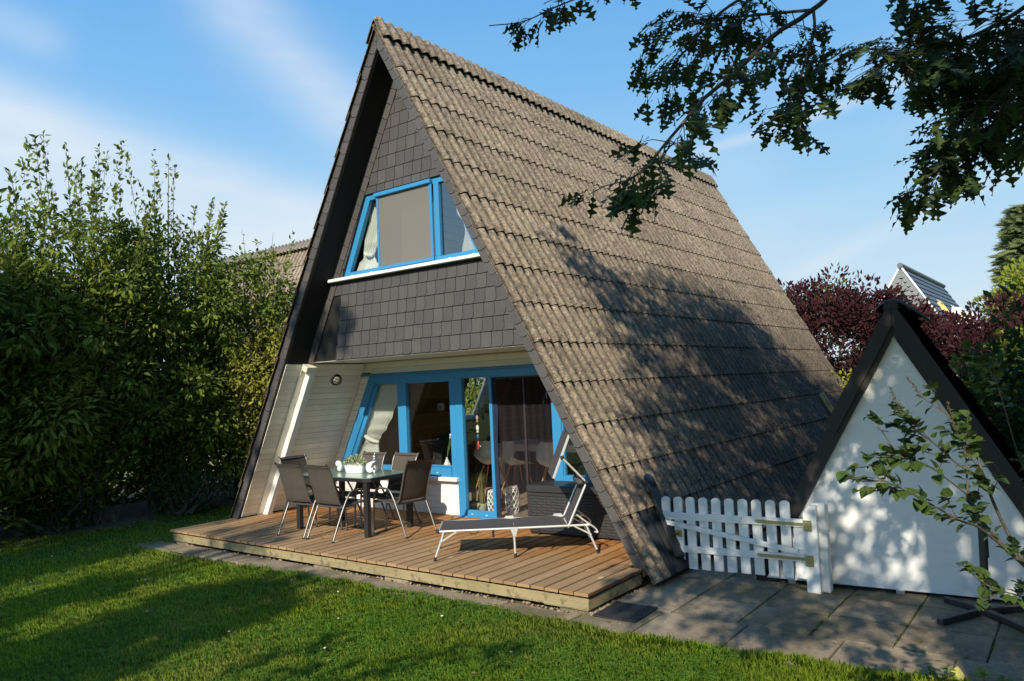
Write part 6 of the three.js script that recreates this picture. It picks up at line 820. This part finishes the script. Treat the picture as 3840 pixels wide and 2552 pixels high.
// lilac bush leaning in from the frame edge before the shed
{
  const t = thing('lilac_bush', 'lilac bush with heart-shaped leaves and seed heads leaning in before the white shed', 'bush'), r = mulberry(171), wood = new Tri(), mats = [], cols = [], seeds = new Tri();
  const S1 = [
    { p: [[6.95, .3, 2.6], [6.81, .95, 2.8], [6.66, 1.19, 3.0], [6.56, 1.36, 3.15], [6.52, 1.49, 3.25], [6.52, 1.65, 3.26], [6.5, 1.76, 3.34]], w: .016, l: 46 }, { p: [[6.66, 1.19, 3.0], [6.59, 1.43, 3.12], [6.57, 1.56, 3.22], [6.53, 1.69, 3.19], [6.47, 1.79, 3.24], [6.39, 1.86, 3.25]], w: .011, l: 26 },
    { p: [[6.66, 1.19, 3.0], [6.55, 1.38, 3.28], [6.51, 1.43, 3.44], [6.43, 1.51, 3.57], [6.37, 1.57, 3.68], [6.31, 1.61, 3.73]], w: .009, l: 30 }, { p: [[6.57, 1.56, 3.22], [6.51, 1.61, 3.33], [6.44, 1.71, 3.45], [6.39, 1.76, 3.49], [6.36, 1.82, 3.52]], w: .006, l: 20 },
    { p: [[6.85, .7, 2.7], [6.72, 1.02, 3.0], [6.66, 1.1, 3.12], [6.59, 1.15, 3.24], [6.55, 1.17, 3.26]], w: .006, l: 30 }, { p: [[6.95, .3, 2.6], [6.8, .9, 2.5], [6.7, 1.35, 2.54], [6.64, 1.58, 2.6], [6.59, 1.88, 2.66], [6.56, 1.99, 2.69]], w: .009, l: 16 },
    { p: [[6.52, 1.49, 3.25], [6.47, 1.56, 3.35], [6.43, 1.63, 3.51], [6.37, 1.67, 3.63], [6.33, 1.68, 3.65]], w: .006, l: 40 }, { p: [[6.81, .95, 2.8], [6.8, 1.3, 2.75], [6.78, 1.6, 2.8], [6.74, 1.9, 2.85]], w: .008, l: 30 }, { p: [[6.95, .3, 2.6], [6.95, .9, 2.75], [6.88, 1.2, 2.95], [6.8, 1.4, 3.05]], w: .008, l: 34 }, { p: [[6.85, .8, 2.75], [6.86, .8, 3.0], [6.8, .88, 3.1], [6.74, .92, 3.2]], w: .005, l: 22 }];
  for (const s of S1) { const c = new THREE.CatmullRomCurve3(s.p.map(p => V(...p))), pts = c.getPoints(20); wood.add(tube(pts, pts.map((_, i) => lerp(s.w * .62, .0016, i / 20)), 6, false)); for (let i = 0; i < s.l * .62; i++) { const f = .3 + .695 * Math.pow(r(), .8), p = c.getPoint(f), d = c.getTangent(f), side = rv(r), q = V().crossVectors(d, side).normalize(); for (const sg of [-1, 1]) { const dir = q.clone().multiplyScalar(sg).addScaledVector(d, .5).add(V(0, -.5 * r(), 0)).normalize(); mats.push(leafMatrix(p.clone().addScaledVector(dir, .015), dir, V((r() - .5) * .7, 1, (r() - .5) * .7), .36 + .3 * r())); cols.push(Math.floor(r() * 4)); } }
    for (let i = 0; i < 7; i++) { const f = .3 + .65 * r(), p = c.getPoint(f), d = c.getTangent(f).add(rv(r).multiplyScalar(.9)).add(V(0, .25, 0)).normalize(), L = .07 + .13 * r(), q = p.clone().addScaledVector(d, L), m = p.clone().lerp(q, .5).add(V(0, -.008, 0)); wood.add(tube([p, m, q], [.0026, .002, .0012], 4, false)); for (let k = 0; k < 6; k++) { const g = .3 + .7 * r(), dir = rv(r).multiplyScalar(.8).add(d).add(V(0, -.3, 0)).normalize(); mats.push(leafMatrix(p.clone().lerp(q, g), dir, V((r() - .5), 1, (r() - .5)), .34 + .32 * r())); cols.push(Math.floor(r() * 4)); } }
    const e = c.getPoint(1), d = c.getTangent(1).add(V(0, .6, 0)).normalize(); if (r() < .75) { seeds.add(tube([e, e.clone().addScaledVector(d, .1)], .0012, 4, false)); for (let k = 0; k < 26; k++) { const f = k / 26, b = e.clone().addScaledVector(d, .1 * f), o = rv(r).multiplyScalar(.018 * (1 - f * .7)); seeds.add(tube([b, b.clone().add(o)], [.0008, .0022], 4)); } } }
  mesh('branches', wood, M.bark, t); mesh('seed_heads', seeds, std([.1, .085, .03], .9), t);
  const lm = [0, .3, .6, 1].map(k => { const m = M.leafGloss.clone(); m.color = lin(...mix3([.03, .062, .012], [.075, .125, .02], k)); return m; }); mats.forEach((m, i) => mesh('leaf', GEO.heart, lm[cols[i]], t).applyMatrix4(m));
}
{ // fallen leaves
  const r = mulberry(221), m = [], c = []; for (let i = 0; i < 70; i++) { const k = r(), p = k < .45 ? V(lerp(3.5, 7, r()), .004, lerp(-1.3, 1.1, r())) : k < .62 ? V(lerp(-3.2, 3.2, r()), DY + .004, lerp(-1.2, .95, r())) : V(lerp(-3, 5, r()), groundY + .05, lerp(1.3, 4, r())); m.push(leafMatrix(p, V(r() - .5, .05, r() - .5), V((r() - .5) * .5, 1, (r() - .5) * .5), .3 + .3 * r())); c.push(mix3([.2, .11, .035], [.36, .26, .08], r())); }
  const t = tag(thing('fallen_leaves', 'few small dry leaves lying on paving, deck and lawn', 'leaves'), null, null, null, 'stuff'); instanced('leaf_litter', GEO.oakFar, M.leaf, m, c, t);
}
{ // young ground plants at the near corner of the paving and a weed at the eave
  const r = mulberry(181); const plant = (x, z, h, n, size, lab, lime) => { const t = thing('young_plant', lab, 'plant', [x, groundY + .02, z]), st = new Tri(); st.add(tube([V(0, 0, 0), V((r() - .5) * .02, h, (r() - .5) * .02)], [.003, .0018], 5)); mesh('stem', st, std([.2, .07, .04], .8), t); const mt = [0, 1].map(k => { const m = M.leafGloss.clone(); m.color = lin(...(k || lime ? [.2, .27, .03] : [.09, .16, .025])); return m; }); for (let i = 0; i < n; i++) { const a = i * 2.4 + r(), f = .35 + .65 * i / n, d = V(Math.cos(a), .25 + .4 * r(), Math.sin(a)).normalize(); mesh('leaf', GEO.broad, mt[i % 3 ? 0 : 1], t).applyMatrix4(leafMatrix(V(0, h * f, 0), d, V(0, 1, .3), size * (.7 + .5 * r()))); } };
  plant(5.98, 1.12, .1, 9, .5, 'leafy ground plant at the lawn corner, first along the paving edge'); plant(6.08, 1.1, .14, 9, .55, 'upright ground plant with red stem before a yellowed leaf'); plant(6.25, .98, .1, 8, .65, 'ground plant with large lime leaves on the paving rim', 1); plant(6.36, 1.02, .08, 8, .55, 'low ground plant at the very corner of the paving'); plant(6.16, 1.22, .06, 9, .55, 'spreading ground plant closest to the viewer'); plant(3.43, -.13, .035, 7, .38, 'small bright weed in the paving joint below the eave', 1); plant(3.42, .06, .02, 5, .25, 'tiny weed on the gravel between mat and eave', 1); plant(4.92, -.62, .03, 6, .22, 'tiny weed at the foot of the white gate post', 1); plant(1.9, .985, .02, 5, .28, 'tiny weed between kerb and deck fascia', 1);
  const yl = thing('fallen_leaf', 'large pale yellow fallen leaf propped among the ground plants', 'leaf', [6.11, .0, 1.03]); const m = M.leafGloss.clone(); m.color = lin(.5, .47, .13); mesh('leaf_blade', GEO.heart, m, yl).applyMatrix4(leafMatrix(V(0, .01, 0), V(.1, 1, -.4), V(.2, .3, 1), 1.15));
}
// garden trees behind the viewer, whose shade reaches the lawn, the bushes and a corner of the deck
function shadeTree(label, seed, tDist, parts) {
  const t = thing('garden_tree', label, 'tree'), r = mulberry(seed), wood = new Tri(), mats = [], cols = [], at = (a, b, d) => V().addScaledVector(E1, a).addScaledVector(E2, b).addScaledVector(SUN, d), A = parts[0], mid = at((A[0] + A[1]) / 2, A[3], tDist), foot = V(mid.x, groundY, mid.z);
  wood.add(tube(smooth([foot, foot.clone().lerp(mid, .5).add(V(.2, 0, .1)), mid], 5), Array.from({ length: 11 }, (_, i) => lerp(.22, .05, i / 10)), 8));
  for (const [a0, a1, b0, b1, n, den, cr] of parts) for (let i = 0; i < n; i++) { const p = at(lerp(a0, a1, r()), lerp(b0, b1, r()), tDist + (r() - .5) * 2.2), k0 = cr * (.6 + .8 * r()); if (p.y < .4) continue; if (i % 4 === 0) wood.add(tube(smooth([foot.clone().lerp(mid, clamp(.35 + .6 * r())), p.clone().lerp(mid, .4).add(V(0, .2, 0)), p], 3), [.045, .038, .03, .024, .018, .012, .006], 5, false)); for (let k = 0; k < den; k++) { const w = rv(r).multiplyScalar(k0 * Math.cbrt(r())); mats.push(leafMatrix(p.clone().add(w), rv(r), rv(r), 1 + .6 * r())); cols.push(mix3(PAL.hedge[0], PAL.hedge[1], r())); } }
  mesh('trunk', wood, M.bark, t); instanced('crown', GEO.broad, M.leaf, mats, cols, t);
}
shadeTree('bushy garden tree behind the viewer whose shade lies long across the lawn', 191, 14, [[-1.25, .1, -2.6, -.95, 60, 60, .3], [-.95, -.3, -1.2, -.75, 10, 50, .22], [-1.6, -.9, -3, -2, 14, 60, .3]]);
shadeTree('loose garden tree behind the viewer whose shade streaks the far lawn and deck end', 192, 15, [[-3.1, -1.95, -2.6, -1.55, 40, 60, .3], [-2.9, -1.9, -1.4, -.8, 14, 45, .2], [-2.8, -1.3, -.35, .25, 13, 26, .14], [-2.9, -2.5, 1.1, 2.0, 5, 26, .15], [-2.3, -1.6, 2.4, 3.6, 9, 26, .16], [-2.0, -1.0, 2.6, 3.05, 9, 26, .14]]);
shadeTree('broad garden tree behind the viewer that keeps the foot of the bushes in shade', 193, 17, [[-6.2, -3.5, -2.4, 1.3, 160, 70, .45], [-6.8, -5.1, 1.2, 3.0, 60, 60, .38], [-5.4, -4.0, 1.0, 2.3, 30, 55, .3]]);
shadeTree('second broad garden tree behind the viewer at the far garden corner', 194, 18, [[-9.5, -6.2, -2.4, 2.2, 130, 70, .5]]);

renderer.render(scene, camera);
